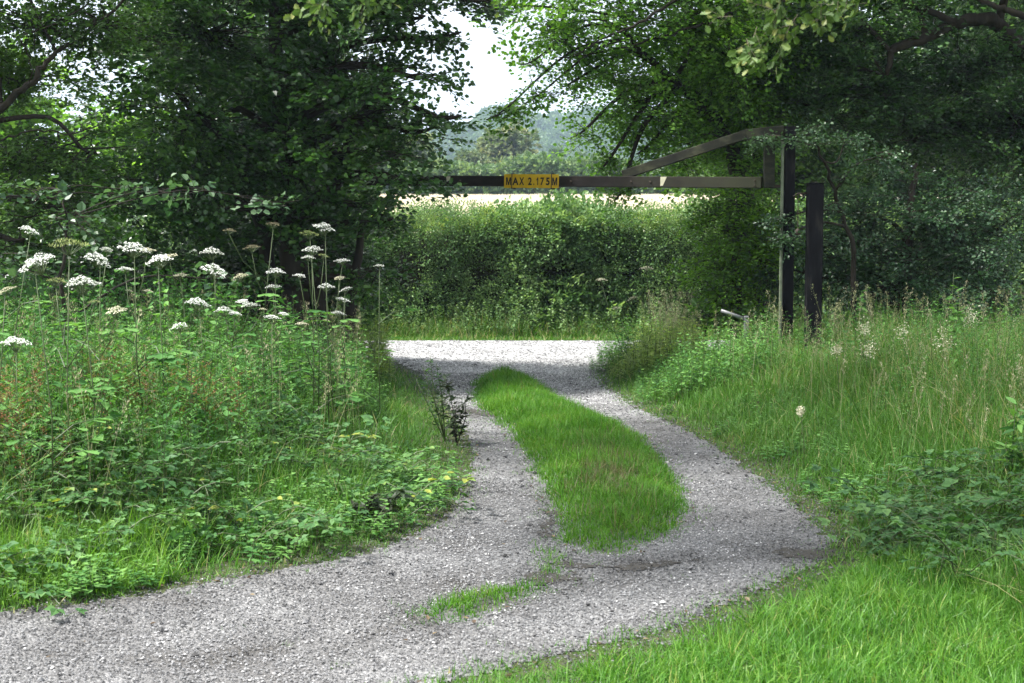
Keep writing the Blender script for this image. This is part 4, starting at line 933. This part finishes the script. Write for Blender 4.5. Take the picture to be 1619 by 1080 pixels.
# ================================================================ HEDGE
def hedge(name, label, x0, x1, y0, y1, top, nfront, ntop, leafm, topm, seed, T, sc_=1.0, z0=None, kindparts=True):
    r = np.random.default_rng(seed)
    root = empty(name, ((x0 + x1) / 2, (y0 + y1) / 2, float(height([(x0 + x1) / 2], [(y0 + y1) / 2])[0])), label, 'hedge')
    core = MB(); xs = np.linspace(x0, x1, 160); k = np.linspace(0, 1, 16)
    def surf(x, t):          # t: 0 front bottom .. 1 back bottom
        zt = top(x); h0 = height(x, np.full(len(x), (y0 + y1) / 2)); H_ = zt - h0
        a = np.clip(t * 3, 0, 1); b = np.clip(t * 3 - 1, 0, 1); c = np.clip(t * 3 - 2, 0, 1)
        y = y0 + .25 * a * .3 + (y1 - y0 - .1) * b; z = h0 + H_ * a - H_ * c
        return y, z
    X, Kk = np.meshgrid(xs, k); X = X.ravel(); Kk = Kk.ravel(); y, z = surf(X, Kk)
    bump = .10 * n3(np.stack([X, y, z], 1), 1.8, seed) - .05
    yc = (y0 + y1) / 2; y = yc + (y - yc) * (.80 + bump); z = z - .07 + bump * .8
    n = len(xs); i = (np.arange(len(k) - 1)[:, None] * n + np.arange(n - 1)[None]).ravel()
    core.add(np.stack([X, y, z], 1), np.stack([i, i + 1, i + n + 1, i + n], 1).ravel(), np.full(len(i), 4)); core.build('branches', M_CORE, root, smooth=True)
    lf = MB()
    def put(x, t, out, tint, ttl, mb, n_):
        y, z = surf(x, t); p = np.stack([x, y, z], 1)
        b = n3(p, 1.5, seed + 1) * .12 + n3(p, 4.2, seed + 2) * .05
        nrm = np.stack([0 * x, np.where(t < .34, -1.0, np.where(t > .66, 1.0, 0)), np.where((t >= .33) & (t <= .67), 1.0, .15)], 1)
        p = p + nrm * (b + r.uniform(-.16, .06, n_))[:, None] * out
        dirs = norm(nrm + r.normal(0, .6, p.shape) + np.array([0, 0, .3])); up = norm(r.normal(0, .5, p.shape) + np.array([0, -.5, 1.0]))
        F = frame(dirs, up); w = r.integers(0, len(T), n_); s = sc_ * r.uniform(.7, 1.25, n_)
        tt = tint + .22 * n3(p, 1.1, seed + 3) + .12 * n3(p, 3.1, seed + 6) + r.normal(0, .12, n_)
        if len(T) > 5: sel = n3(p, .8, seed + 7) + r.normal(0, .25, n_); w = np.where(sel > .35, r.integers(5, 7, n_), np.where(sel < -.3, r.integers(3, 5, n_), r.integers(0, 3, n_)))
        hole = n3(p, 2.6, seed + 5) > .50
        for q, TT in enumerate(T):
            m = (w == q) & ~(hole & (t < .3)); mb.inst(TT, p[m], F[m], s[m], tt[m], .22)
    x = r.uniform(x0, x1, nfront); t = .333 * r.uniform(0, 1, nfront) ** .8; put(x, t, 1, .48, 0, lf, nfront)
    x = r.uniform(x0, x1, ntop); put(x, r.uniform(.3, .70, ntop), 1, .62, 0, lf, ntop)
    x = r.uniform(x0, x1, nfront // 6); put(x, r.uniform(.7, 1, nfront // 6), 1, .5, 0, lf, nfront // 6)
    lf.build('foliage', [leafm, M_BARK], root)
    if topm:
        sh = MB(); n_ = int(ntop * .75); x = r.uniform(x0, x1, n_); y = r.uniform(y0 - .08, y1, n_); z = top(x) + r.uniform(-.20, .0, n_) + .07 * np.clip(n3(np.stack([x, y, y], 1), 2.5, 3), -1, 1)
        dirs = norm(r.normal(0, .35, (n_, 3)) + np.array([0, 0, 1.0])); F = frame(dirs, norm(r.normal(0, 1, (n_, 3))))
        w = r.integers(0, min(5, len(T)), n_)
        for q, TT in enumerate(T):
            m = w == q; sh.inst(TT, np.stack([x, y, z], 1)[m], F[m], (sc_ * r.uniform(.35, .8, n_))[m], r.normal(.55, .2, n_)[m], .25)
        for cx_, hh in [(P(776, 330, 23)[0], .42), (P(768, 330, 23)[0], .30), (P(940, 330, 23)[0], .25), (P(1040, 330, 23)[0], .22), (P(800, 330, 23)[0], .22), (P(1075, 330, 23)[0], .34), (P(700, 330, 23)[0], .2)]:
            for q in range(14):
                zz = top(np.array([cx_]))[0] - .15 + hh * q / 14; p = np.array([[cx_ + r.normal(0, .05), 23.0 + r.normal(0, .05), zz]]); F = frame(norm(r.normal(0, .5, (1, 3)) + np.array([[0, 0, 1.0]])), r.normal(0, 1, (1, 3)))
                sh.inst(T[q % 4], p, F, np.array([sc_ * .7]), np.array([.7]), .3)
        sh.build('young_shoots', [topm, M_BARK], root)
    return root
hedge('hedge', 'clipped green field hedge along the far side of the pale road', -10, 10, 22.7, 24.1, lambda x: 1.78 + .02 * np.sin(x * 1.1 + .6) + .015 * np.sin(x * 2.7), 8200, 4000, M_HEDGE, M_HTOP, 5, T_HEDGE, 1.1)

# ================================================================ TREES
def TP(*a): return [P(*q) for q in a]
def onground(px, y): 
    x = (px - CX) / FPX * y; return np.array([x, y, float(height([x], [y])[0]) - .1])
# dark hazel, left
g0 = onground(462, 15.6)
make_tree('hazel_tree', 'dark spreading hazel tree left of the track, drooping over the barrier', g0,
    [g0] + TP((466, 430, 15.6), (455, 300, 15.7), (440, 150, 15.7), (430, -40, 15.7), (420, -250, 15.6)), [.17, .15, .12, .09, .05, .02],
    lobes_from([(330, 55, 15.6, 190, 105, 1.7), (520, 110, 15.3, 130, 75, 1.3), (560, 15, 15.4, 120, 50, 1.2), (655, 122, 15, 85, 17, .6), (590, 175, 15.1, 110, 55, 1.1), (655, 208, 15.0, 82, 22, .7), (610, 250, 15.0, 95, 35, .9),
                (560, 325, 15.2, 85, 40, .9), (460, 250, 15.6, 170, 100, 1.5), (300, 190, 15.6, 180, 110, 1.6), (230, 300, 14.8, 170, 62, 1.2), (400, 330, 15.0, 150, 45, 1.1), (585, 430, 17.0, 42, 80, .6),
                (690, 185, 14.9, 60, 9, .3), (650, 285, 14.8, 60, 16, .45), (600, 350, 15, 45, 18, .4), (475, 385, 15.0, 100, 40, .5), (560, 440, 15.3, 42, 45, .35), (420, 440, 15.2, 50, 40, .35), (640, 5, 15.2, 90, 20, .8), (735, 0, 15.0, 80, 18, .5), (640, 30, 15.0, 60, 16, .5), (690, 60, 15.2, 30, 7, .3),
                (380, -110, 15.6, 260, 100, 1.9), (560, -90, 15.3, 150, 60, 1.4), (700, -60, 15.0, 120, 35, 1.1), (330, -240, 15.6, 200, 90, 1.6)]),
    T_HAZEL, M_HAZEL, 24, 11, limbs=[(TP((520, 560, 15.8), (500, 430, 15.8), (520, 330, 15.8), (560, 210, 15.6), (610, 120, 15.4)), [.11, .09, .07, .05, .02]),
        (TP((430, 560, 15.9), (425, 420, 15.9), (395, 300, 15.9), (330, 200, 15.7), (240, 110, 15.6)), [.10, .08, .07, .05, .02]),
        (TP((545, 560, 16.1), (560, 440, 16.2), (575, 350, 16.2)), [.08, .06, .03]), (TP((480, 560, 16.3), (470, 470, 16.3), (500, 380, 16.3)), [.13, .11, .08])], gap=.26, gscale=2.6, tmean=.44)
g0 = onground(400, 17.2)
make_tree('elder_bush', 'dense bush behind the hazel stems, deep shade put into its dark leaf colour', g0, [g0] + TP((405, 480, 17.2), (420, 400, 17.2)), [.07, .05, .03],
    lobes_from([(330, 440, 17.2, 120, 90, .9), (470, 430, 17.6, 110, 110, .7), (545, 400, 17.8, 62, 120, .6), (500, 470, 16.9, 100, 60, .5), (420, 330, 17.6, 160, 90, .9), (200, 420, 16.8, 120, 110, .9), (90, 430, 16.5, 130, 110, .9)]),
    T_HAZEL, M_HAZEL, 34, 12, gap=.6, tmean=.25, cat='bush')  # low leaf tint carries the deep shade under the hazel crown
# far left tree with the thick slanting branch
g0 = onground(-120, 13.2)
make_tree('ash_tree', 'tree with a slanting bare branch cut by the left frame edge', g0, [g0] + TP((-110, 400, 13.2), (-60, 250, 13.2), (0, 172, 13.2), (52, 128, 13.2), (80, 92, 13.3), (150, 40, 13.4), (230, -30, 13.4)), [.10, .085, .055, .036, .03, .022, .016, .01],
    lobes_from([(60, 40, 13.6, 130, 60, 1.3), (30, 130, 14.2, 110, 60, 1.0), (40, 260, 13.6, 130, 70, 1.1), (170, 40, 13.8, 110, 45, 1.0), (100, 330, 13.2, 130, 50, .9), (20, 380, 12.9, 90, 40, .7), (130, 235, 13.6, 90, 40, .8), (0, -100, 13.5, 200, 90, 1.8), (-120, 60, 13.5, 120, 160, 1.6)]),
    T_OAK, M_ASH, 36, 13, gap=.42, gscale=3.0, tmean=.52, spray_scale=.9,
    limbs=[(TP((20, 60, 13), (70, 45, 13), (118, 22, 13), (160, -10, 13)), [.012, .009, .007, .004]), (TP((0, 222, 12.9), (60, 205, 12.9), (120, 212, 12.9), (170, 190, 12.9)), [.010, .008, .005, .003]), (TP((30, 60, 13), (50, 100, 13), (40, 150, 13)), [.008, .006, .003]), (TP((0, 310, 12.6), (70, 312, 12.6), (150, 305, 12.6), (210, 325, 12.6)), [.012, .009, .006, .003])])
# bindweed / big pale round leaves at left
g0 = onground(95, 10.8)
make_tree('sallow_bush', 'young sallow with large round grey green leaves at the left', g0, [g0] + TP((100, 440, 10.8), (105, 360, 10.8), (95, 300, 10.8)), [.02, .015, .01, .006],
    lobes_from([(60, 300, 10.8, 70, 24, .4), (120, 355, 10.7, 50, 30, .3), (300, 305, 11.5, 90, 22, .4), (430, 320, 11.8, 60, 16, .3), (30, 420, 10.5, 60, 35, .4), (330, 440, 12, 60, 30, .4), (200, 300, 11.2, 60, 18, .3)]), [spray_tpl(9, .075, .068, .30, .16, .5, 2, 95 + s, jit=.4) for s in range(3)], M_HAW, 30, 14, gap=.3, tmean=.75, cat='bush', twr=.006)
# right: maple with bright leaves
g0 = onground(1205, 18.3)
make_tree('field_maple', 'bright leaved field maple behind the barrier brace', g0, [g0] + TP((1200, 420, 18.3), (1175, 300, 18.2), (1130, 190, 17.8), (1066, 128, 17.4), (1016, 86, 17.3), (992, 52, 17.2), (975, -30, 17.2)), [.12, .11, .10, .08, .06, .04, .025, .015],
    lobes_from([(985, 25, 17.0, 100, 55, 1.3), (880, 40, 16.6, 60, 38, .8), (845, 95, 16.5, 36, 30, .5), (900, 60, 17.0, 70, 60, .6), (960, 110, 17.4, 60, 60, .6), (905, 130, 16.8, 42, 36, .6), (930, 90, 17, 50, 40, .7), (1010, 165, 17.4, 100, 70, 1.1), (925, 205, 17.4, 42, 38, .6), (965, 250, 17.2, 24, 30, .35), (985, 295, 17.2, 14, 16, .2), (1090, 225, 17.8, 80, 60, 1.1), (1020, 235, 17.5, 40, 30, .5), (1150, 100, 17.6, 120, 100, 1.5), (1100, 30, 17.3, 110, 60, 1.4),
                (870, -25, 16.3, 110, 26, .9), (805, 8, 16.2, 42, 22, .5), (852, 150, 16.4, 20, 9, .25), (800, 172, 16.3, 26, 7, .25), (1190, 250, 17.9, 70, 50, .9), (1080, 130, 18.4, 120, 110, .9), (1180, 180, 18.4, 90, 90, .9), (1060, -90, 17.3, 200, 60, 1.8), (930, -110, 16.8, 140, 50, 1.4)]),
    T_MAPLE, M_MAPLE, 33, 15, gap=.34, gscale=2.4, tmean=.52, twr=.012,
    limbs=[(TP((1150, -30, 16.2), (1070, 0, 16.2), (1010, 38, 16.1), (965, 55, 16.1), (925, 78, 16.0), (895, 92, 16.0)), [.025, .02, .016, .012, .008, .004]),
           (TP((1160, 20, 17), (1100, 42, 16.8), (1027, 64, 16.7), (960, 80, 16.6), (873, 93, 16.5)), [.02, .018, .014, .010, .005])])
g0 = onground(1165, 17.2)
make_tree('leylandii', 'dense yellowish green evergreen under the right end of the bar', g0, [g0] + TP((1165, 420, 17.2), (1165, 320, 17.2)), [.08, .06, .02],
    lobes_from([(1150, 365, 17.1, 58, 60, .6), (1148, 425, 17.1, 58, 62, .6), (1200, 400, 17.2, 55, 90, .6), (1165, 315, 17.2, 62, 35, .6), (1150, 475, 17.0, 50, 25, .5), (1130, 340, 17.2, 36, 40, .5), (1225, 340, 17.3, 40, 60, .5)]), T_YEW, M_YEW, 70, 16, gap=.32, gscale=3.5, tmean=.52, cat='tree', twr=.01)
g0 = onground(1110, 16.9)
make_tree('hazel_sapling', 'small round leaved hazel sapling at the foot of the evergreen', g0, [g0] + TP((1125, 490, 16.9), (1140, 455, 16.9)), [.015, .01, .006],
    lobes_from([(1145, 480, 16.8, 40, 26, .35), (1120, 500, 16.6, 30, 20, .3), (1180, 500, 16.6, 30, 20, .3)]), [spray_tpl(16, .075, .07, .34, .2, .5, 3, 120 + s) for s in range(3)], M_HAZEL, 40, 17, gap=.4, tmean=.6, cat='bush', twr=.006)
# right: dark oak with crooked limb
g0 = onground(1760, 17.6)
make_tree('oak_tree', 'big dark oak with a crooked bare limb at the upper right', g0, [g0] + TP((1740, 350, 17.6), (1700, 200, 17.5), (1650, 110, 17.3), (1597, 62, 17.0), (1578, 36, 16.9), (1556, 30, 16.8), (1512, 37, 16.8), (1456, 63, 16.8), (1412, 80, 16.8), (1401, 122, 16.9)), [.26, .22, .18, .14, .10, .085, .078, .07, .06, .05, .02],
    lobes_from([(1340, 40, 17.4, 150, 85, 1.4), (1530, 110, 17.8, 150, 80, 1.3), (1300, 160, 17.8, 150, 90, 1.3), (1480, 210, 17.8, 170, 80, 1.3), (1620, 200, 17.4, 120, 150, 1.3), (1400, 140, 18.0, 120, 70, 1.0), (1240, 90, 17.9, 90, 90, 1.1), (1400, -90, 17.2, 230, 80, 1.9), (1600, -80, 17.2, 160, 90, 1.8), (1230, -60, 17.2, 130, 60, 1.5)]),
    T_OAK, M_OAKD, 32, 18, gap=.36, gscale=2.3, tmean=.42,
    limbs=[(TP((1512, 34, 16.75), (1470, 18, 16.7), (1427, -2, 16.6), (1400, -40, 16.6)), [.045, .04, .03, .02]), (TP((1660, 34, 16.5), (1619, 24, 16.4), (1585, 14, 16.4), (1556, 2, 16.4), (1530, -12, 16.4)), [.05, .042, .035, .028, .02])])
g0 = onground(1420, 16.6)
make_tree('hawthorn_bush', 'broad grey green hawthorn bush behind the short black post', g0, [g0] + TP((1430, 440, 16.6), (1440, 330, 16.6), (1450, 260, 16.6)), [.10, .08, .05, .02],
    lobes_from([(1370, 345, 16.6, 85, 70, 1.0), (1470, 330, 16.6, 100, 75, 1.1), (1560, 370, 16.4, 110, 90, 1.1), (1345, 440, 16.4, 65, 80, .8), (1450, 450, 16.3, 110, 75, .9), (1570, 470, 16.0, 90, 60, .9), (1290, 400, 16.9, 60, 90, .6), (1225, 420, 17.0, 35, 100, .5)]),
    T_HAW, M_HAW, 48, 19, gap=.34, gscale=3.0, tmean=.45, cat='bush', twr=.012)
g0 = onground(1345, 15.7)
make_tree('hawthorn_bush', 'slender hawthorn whose sprays cross the top of the barrier post', g0, [g0] + TP((1350, 420, 15.8), (1320, 300, 15.7), (1290, 230, 15.5)), [.035, .03, .02, .012],
    lobes_from([(1335, 225, 15.6, 75, 26, .5), (1275, 212, 15.15, 34, 9, .22), (1200, 222, 15.15, 18, 4, .12), (1400, 245, 15.8, 60, 30, .5), (1330, 285, 15.6, 50, 30, .4), (1238, 345, 15.3, 18, 5, .12), (1240, 375, 15.2, 14, 6, .1), (1300, 330, 15.5, 18, 10, .2)]),
    T_HAW, M_HAW, 50, 20, gap=.2, gscale=3.5, tmean=.62, cat='bush', twr=.007, spray_scale=.85)
# background beyond the road
def bg(name, label, px, y, lob, mat, seed, tm=.5, dens=7.0, T=None, gap=.3):
    g0 = onground(px, y); tops = P(px, 200, y); 
    return make_tree(name, label, g0, [g0, (g0 + tops) / 2, tops], [.18, .13, .05], lobes_from(lob), T or T_BGT, mat, dens, seed, gap=gap, gscale=.9, tmean=tm, twr=.03, side=6)
bg('ash_tree', 'sunlit pale green tree beyond the road, seen through left leaves', 130, 30, [(100, 240, 30, 150, 90, 1.6), (230, 270, 30, 140, 90, 1.6), (60, 360, 30, 130, 80, 1.4), (300, 330, 30, 120, 60, 1.4), (-60, 180, 30, 160, 150, 1.6), (390, 260, 31, 90, 80, 1.2)], M_MAPLE, 31, .65, 7)
bg('oak_tree', 'tall tree beyond the road behind the dark hazel', 430, 31, [(420, 120, 31, 140, 120, 1.8), (300, 60, 31, 110, 90, 1.6), (540, 200, 31, 90, 110, 1.4), (440, 330, 31, 140, 80, 1.4), (520, 20, 31, 120, 80, 1.5)], M_OAKD, 32, .4, 10)
bg('oak_tree', 'tall tree beyond the road behind the right hand maple', 1230, 30, [(1180, 160, 30, 120, 120, 1.6), (1300, 120, 30, 140, 130, 1.7), (1240, 300, 30, 130, 90, 1.4), (1180, 30, 30, 130, 90, 1.6), (1120, 250, 30, 50, 60, 1.0)], M_ASH, 33, .5, 10)
bg('oak_tree', 'leafy tree beyond the road at the far right edge', 1520, 30, [(1350, 200, 31, 130, 110, 1.4), (1480, 130, 30, 150, 140, 1.8), (1600, 250, 30, 140, 150, 1.7), (1420, 300, 30, 130, 90, 1.5), (1560, 20, 30, 160, 90, 1.6), (1700, 120, 30, 140, 160, 1.6)], M_OAKD, 34, .45, 10)
# overhanging oak: trunk beside the viewer, sprigs hang into the top of the picture
g0 = np.array([5.2, 1.5, 0.0])
ov = make_tree('oak_tree', 'old oak leaning over the track with pale sprigs hanging into view', g0, [g0, (5.0, 1.7, 2.2), (4.3, 2.4, 4.2), (3.2, 3.4, 5.6), (1.2, 4.6, 6.4), (-1.2, 5.4, 6.9)], [.33, .28, .24, .19, .13, .05],
    [(np.array(c, float), np.array(r_, float)) for c, r_ in [((3.4, 5.0, 6.2), (1.8, 1.7, 1.2)), ((1.0, 5.6, 6.6), (1.6, 1.5, 1.0)), ((-1.6, 6.2, 7.0), (1.6, 1.6, 1.0)), ((2.0, 8.0, 7.2), (2.0, 1.6, 1.1)), ((-.8, 9.0, 7.6), (1.8, 1.5, .9)), ((3.6, 2.0, 5.6), (1.6, 1.6, 1.2)), ((4.6, 8.6, 6.8), (1.3, 1.4, 1.1)), ((-1.2, 11.2, 7.4), (2.0, 1.6, .9)), ((1.2, 12.2, 7.6), (1.9, 1.5, .9)), ((-3.6, 10.0, 7.4), (1.8, 1.8, 1.0)), ((-3.4, 6.8, 6.8), (1.6, 1.8, .9)), ((-.3, 14.4, 7.4), (1.8, 1.2, .9))]],
    T_OAK, M_OAKD, 9, 21, gap=.28, gscale=1.4, tmean=.5, limbs=[([(3.2, 3.4, 5.6), (2.6, 4.2, 4.6), (1.7, 4.75, 3.5), P(1262, -60, 5.2), P(1250, 10, 5.2)], [.05, .035, .015, .006, .003]), ([(1.2, 4.6, 6.4), (.2, 5.0, 4.6), P(560, -90, 5.4), P(520, -6, 5.4)], [.05, .03, .007, .003])])
r = np.random.default_rng(77); SG = {}
for (px, py, d), n_ in [((1262, 8, 5.2), 5), ((1238, 50, 5.2), 2), ((1218, 38, 5.2), 2), ((1300, -5, 5.25), 3), ((1215, 15, 5.2), 2), ((500, -10, 5.4), 2), ((555, -24, 5.4), 3), ((600, -34, 5.4), 3), ((1350, -20, 5.3), 5), ((820, -40, 5.3), 3)]:
    c = P(px, py, d); sg = SG.setdefault(0 if px < 700 else 1 if px < 1000 else 2, MB())
    p = c + r.normal(0, 1, (n_, 3)) * np.array([.045, .05, .035]); dirs = norm(r.normal(0, .6, (n_, 3)) + np.array([-.2, 0, -.5])); F = frame(dirs, norm(r.normal(0, .5, (n_, 3)) + np.array([0, -.5, .8])))
    w = r.integers(0, 4, n_)
    for q in range(4):
        m = w == q; sg.inst(T_OAKC[q], p[m], F[m], r.uniform(.30, .42, n_)[m], r.normal(.45, .2, n_)[m], .45)
for sg in SG.values(): sg.build('hanging_sprig', [M_OAKB, M_BARKP], ov)

# ================================================================ DISTANCE
def far_tree(label, px, y, top, wpx, mat, seed, tm=.5, hz=None, name='tree', lob=None, dens=1.0):
    g0 = np.array([(px - CX) / FPX * y, y, float(height([(px - CX) / FPX * y], [y])[0])])
    k = y / FPX; zt = P(px, top, y)[2]; H_ = zt - g0[2]; r = np.random.default_rng(seed); W = wpx * k / 2
    lb = []
    nL = 9
    for i in range(nL):
        a = r.uniform(0, 6.28); q = r.uniform(.1, .62); z = r.uniform(.30, .80)
        rr = W * r.uniform(.38, .55) * (1.15 - .4 * abs(z - .45))
        lb.append((np.array([g0[0] + math.cos(a) * W * q, y + math.sin(a) * W * q, g0[2] + H_ * z]), np.array([rr, rr, min(H_ * .26, rr * .8)])))
    lb.append((np.array([g0[0], y, zt - H_ * .2]), np.array([W * .6, W * .6, H_ * .2])))
    lb.append((np.array([g0[0], y, g0[2] + H_ * .42]), np.array([W * .85, W * .8, H_ * .34])))
    s = W / 3.6
    return make_tree(name, label, g0, [g0, g0 + [0, 0, H_ * .3], g0 + [0, 0, H_ * .6]], [.035 * H_, .03 * H_, .01 * H_], lb, T_FARB, mat, dens * 1.8 / s ** 3 * .8, seed, gap=.35, gscale=.5 / s, tmean=tm, twr=.05 * s, spray_scale=.62 * s, side=6, shell=.33)
far_tree('round crowned tree with coppery top standing behind the sign', 800, 150, 190, 128, M_FARR, 41, .55, dens=1.3)
far_tree('lower tree leaning against the left of the coppery tree', 742, 146, 232, 74, M_FARR, 42, .4)
far_tree('pale green tree seen left of the round coppery tree', 668, 135, 205, 80, M_FARL, 43, .6)
far_tree('pale small bush under the pale tree above the bar', 700, 128, 262, 40, M_FARL, 44, .7, name='bush')
far_tree('blue green conifer group tree right of the coppery tree', 880, 215, 228, 44, M_FARG, 45, .5)
far_tree('hazy blue green tree left of the maple leaves', 915, 235, 236, 50, M_FARG, 46, .6)
far_tree('hazy tree partly behind the hanging maple leaves', 960, 215, 246, 56, M_FARG, 47, .55)
far_tree('bright yellow green bush right of the sign', 905, 128, 262, 62, M_FARL, 48, .5, name='bush')
far_tree('green bush above the bar beside the brace foot', 965, 127, 266, 46, M_FARG, 49, .7, name='bush')
far_tree('pale green tree seen through the brace triangle', 1075, 132, 238, 90, M_FARL, 50, .4)
far_tree('dark low bush below the coppery tree', 770, 127, 262, 60, M_FARG, 51, .4, name='bush')
far_tree('dark low bush just behind the yellow sign', 840, 127, 266, 60, M_FARG, 52, .45, name='bush')
far_tree('bright tree at the field edge behind the left foliage', 600, 130, 200, 110, M_FARL, 53, .5)
far_tree('tree at the field edge behind the maple trunk', 1160, 134, 200, 100, M_FARG, 54, .5)
zt = lambda x: height(x, np.full(len(x), 124.0)) + 2.6 + .3 * np.sin(x * .35) + .2 * np.sin(x * .9)
T_FH = [spray_tpl(20, .30, .26, .9, .6, .9, 4, 170 + s, jit=1.0, twigr=.01) for s in range(4)]
hedge('field_hedge', 'dark overgrown hedge along the far edge of the ripe field', -34, 34, 122.8, 126, zt, 5200, 2200, M_FARG, None, 8, T_FH, 1.0)
# ripe crop ears on the visible far part of the field
mb = MB(); T = MB()
for q in range(7):
    a = q * .9; leaf_into(T, np.array([math.cos(a) * .12, math.sin(a) * .12, 0]), np.array([math.cos(a) * .25, math.sin(a) * .25, 1.0]), np.array([math.cos(a), math.sin(a), .1]), .62, .10, R.uniform(.3, 1))
T = T.tpl(); n = 16000; y = R.uniform(70, 121.5, n); x = R.uniform(-.26, .26, n) * y
mb.inst(T, np.stack([x, y, height(x, y) + .15], 1), rotz(R.uniform(0, 6.28, n)), R.uniform(.8, 1.15, n), np.clip(R.normal(.5, .2, n), 0, 1), .2)
tag(mb.build('crop', M_CROP), 'pale ripe cereal crop in the field behind the hedge', 'crop', kind='stuff')
# far hills with woodland
def hill_z(x, y):
    r_ = np.hypot(x, y); b = height(x, y)
    return b - 3 + (sstep(420, 820, y) * (37 + 9 * np.sin(x * .012 + 1.2) + 5 * np.sin(x * .031) + 7 * np.exp(-((x + 6) / 22.) ** 2) - 4 * np.exp(-((x - 22) / 14.) ** 2)))
grid_mesh('hills', np.linspace(-520, 520, 90), np.linspace(400, 1250, 60), hill_z, M_HILL, 'structure')
mb = MB(); r = np.random.default_rng(9); n = 520; y = r.uniform(520, 880, n); x = r.uniform(-.24, .24, n) * y
z = hill_z(x, y); hgt = r.uniform(9, 16, n)
for i in range(n):
    k = 34; d_ = norm(r.normal(0, 1, (k, 3))); d_[:, 2] = np.abs(d_[:, 2]) * 1.1 - .2
    p = np.array([x[i], y[i], z[i] + hgt[i] * .5]) + d_ * np.array([hgt[i] * .52, hgt[i] * .52, hgt[i] * .48])
    F = frame(norm(d_ + r.normal(0, .4, (k, 3))), norm(r.normal(0, 1, (k, 3))))
    mb.inst(T_FARB[i % 3], p, F, np.full(k, 2.6), np.clip(r.normal(.45, .12, k) + .2 * d_[:, 2], 0, 1), .2)
tag(mb.build('woods', [M_FARG, M_BARK]), 'hazy blue wooded ridge on the horizon', 'woods', kind='stuff')

# ================================================================ LIGHT
SUN_EL, SUN_AZ = rad(57), rad(-103)     # azimuth from +Y towards +X
wd = bpy.data.worlds.new('World'); sc.world = wd; wd.use_nodes = True; nt = wd.node_tree; nt.nodes.clear()
out = N(nt, 'ShaderNodeOutputWorld'); bgn = N(nt, 'ShaderNodeBackground'); bgn.inputs['Strength'].default_value = .082
sky = N(nt, 'ShaderNodeTexSky', sky_type='NISHITA', sun_disc=False, sun_elevation=SUN_EL, sun_rotation=SUN_AZ, air_density=1.0, dust_density=3.0, ozone_density=1.0)
tc = N(nt, 'ShaderNodeTexCoord'); nz = N(nt, 'ShaderNodeTexNoise'); nz.inputs['Scale'].default_value = 2.2; nz.inputs['Detail'].default_value = 7
nt.links.new(tc.outputs['Generated'], nz.inputs['Vector'])
mr = N(nt, 'ShaderNodeMapRange'); mr.inputs[1].default_value = .3; mr.inputs[2].default_value = .6; mr.inputs[3].default_value = .6; mr.inputs[4].default_value = .95; nt.links.new(nz.outputs['Fac'], mr.inputs[0])
mx = N(nt, 'ShaderNodeMix', data_type='RGBA'); nt.links.new(mr.outputs[0], mx.inputs[0]); nt.links.new(sky.outputs[0], mx.inputs[6]); mx.inputs[7].default_value = (8.9, 9.3, 9.9, 1)
nt.links.new(mx.outputs[2], bgn.inputs['Color']); nt.links.new(bgn.outputs[0], out.inputs[0])
sl = bpy.data.lights.new('sun', 'SUN'); sl.energy = 5.0; sl.angle = rad(7); sl.color = (1, .97, .92)
so = bpy.data.objects.new('sun', sl); COL.objects.link(so)
dv = Vector((math.sin(SUN_AZ) * math.cos(SUN_EL), math.cos(SUN_AZ) * math.cos(SUN_EL), math.sin(SUN_EL)))
so.rotation_euler = dv.to_track_quat('Z', 'Y').to_euler(); so.location = (0, 0, 40)

# haze
USE_HAZE = True
if USE_HAZE:
    mb = MB(); mb.box((-1000, -60, -4.0), (1000, 1700, 150), 2.0)
    m, nt, out = new_mat('haze'); v = N(nt, 'ShaderNodeVolumePrincipled'); v.inputs['Density'].default_value = .00042; v.inputs['Color'].default_value = (.62, .80, 1, 1); v.inputs['Anisotropy'].default_value = .2
    nt.links.new(v.outputs[0], out.inputs['Volume']); hz = mb.build('haze', m); tag(hz, kind='stuff')

sc.view_settings.view_transform = 'Standard'; sc.view_settings.look = 'None'; sc.view_settings.gamma = 1; sc.view_settings.exposure = 1.34
cy = sc.cycles
cy.max_bounces = 7; cy.diffuse_bounces = 3; cy.transmission_bounces = 4; cy.glossy_bounces = 2; cy.volume_bounces = 0; cy.use_denoising = True
cy.sample_clamp_indirect = 6; cy.volume_step_rate = 20; cy.use_adaptive_sampling = True; cy.adaptive_threshold = .02; cy.caustics_reflective = False; cy.caustics_refractive = False
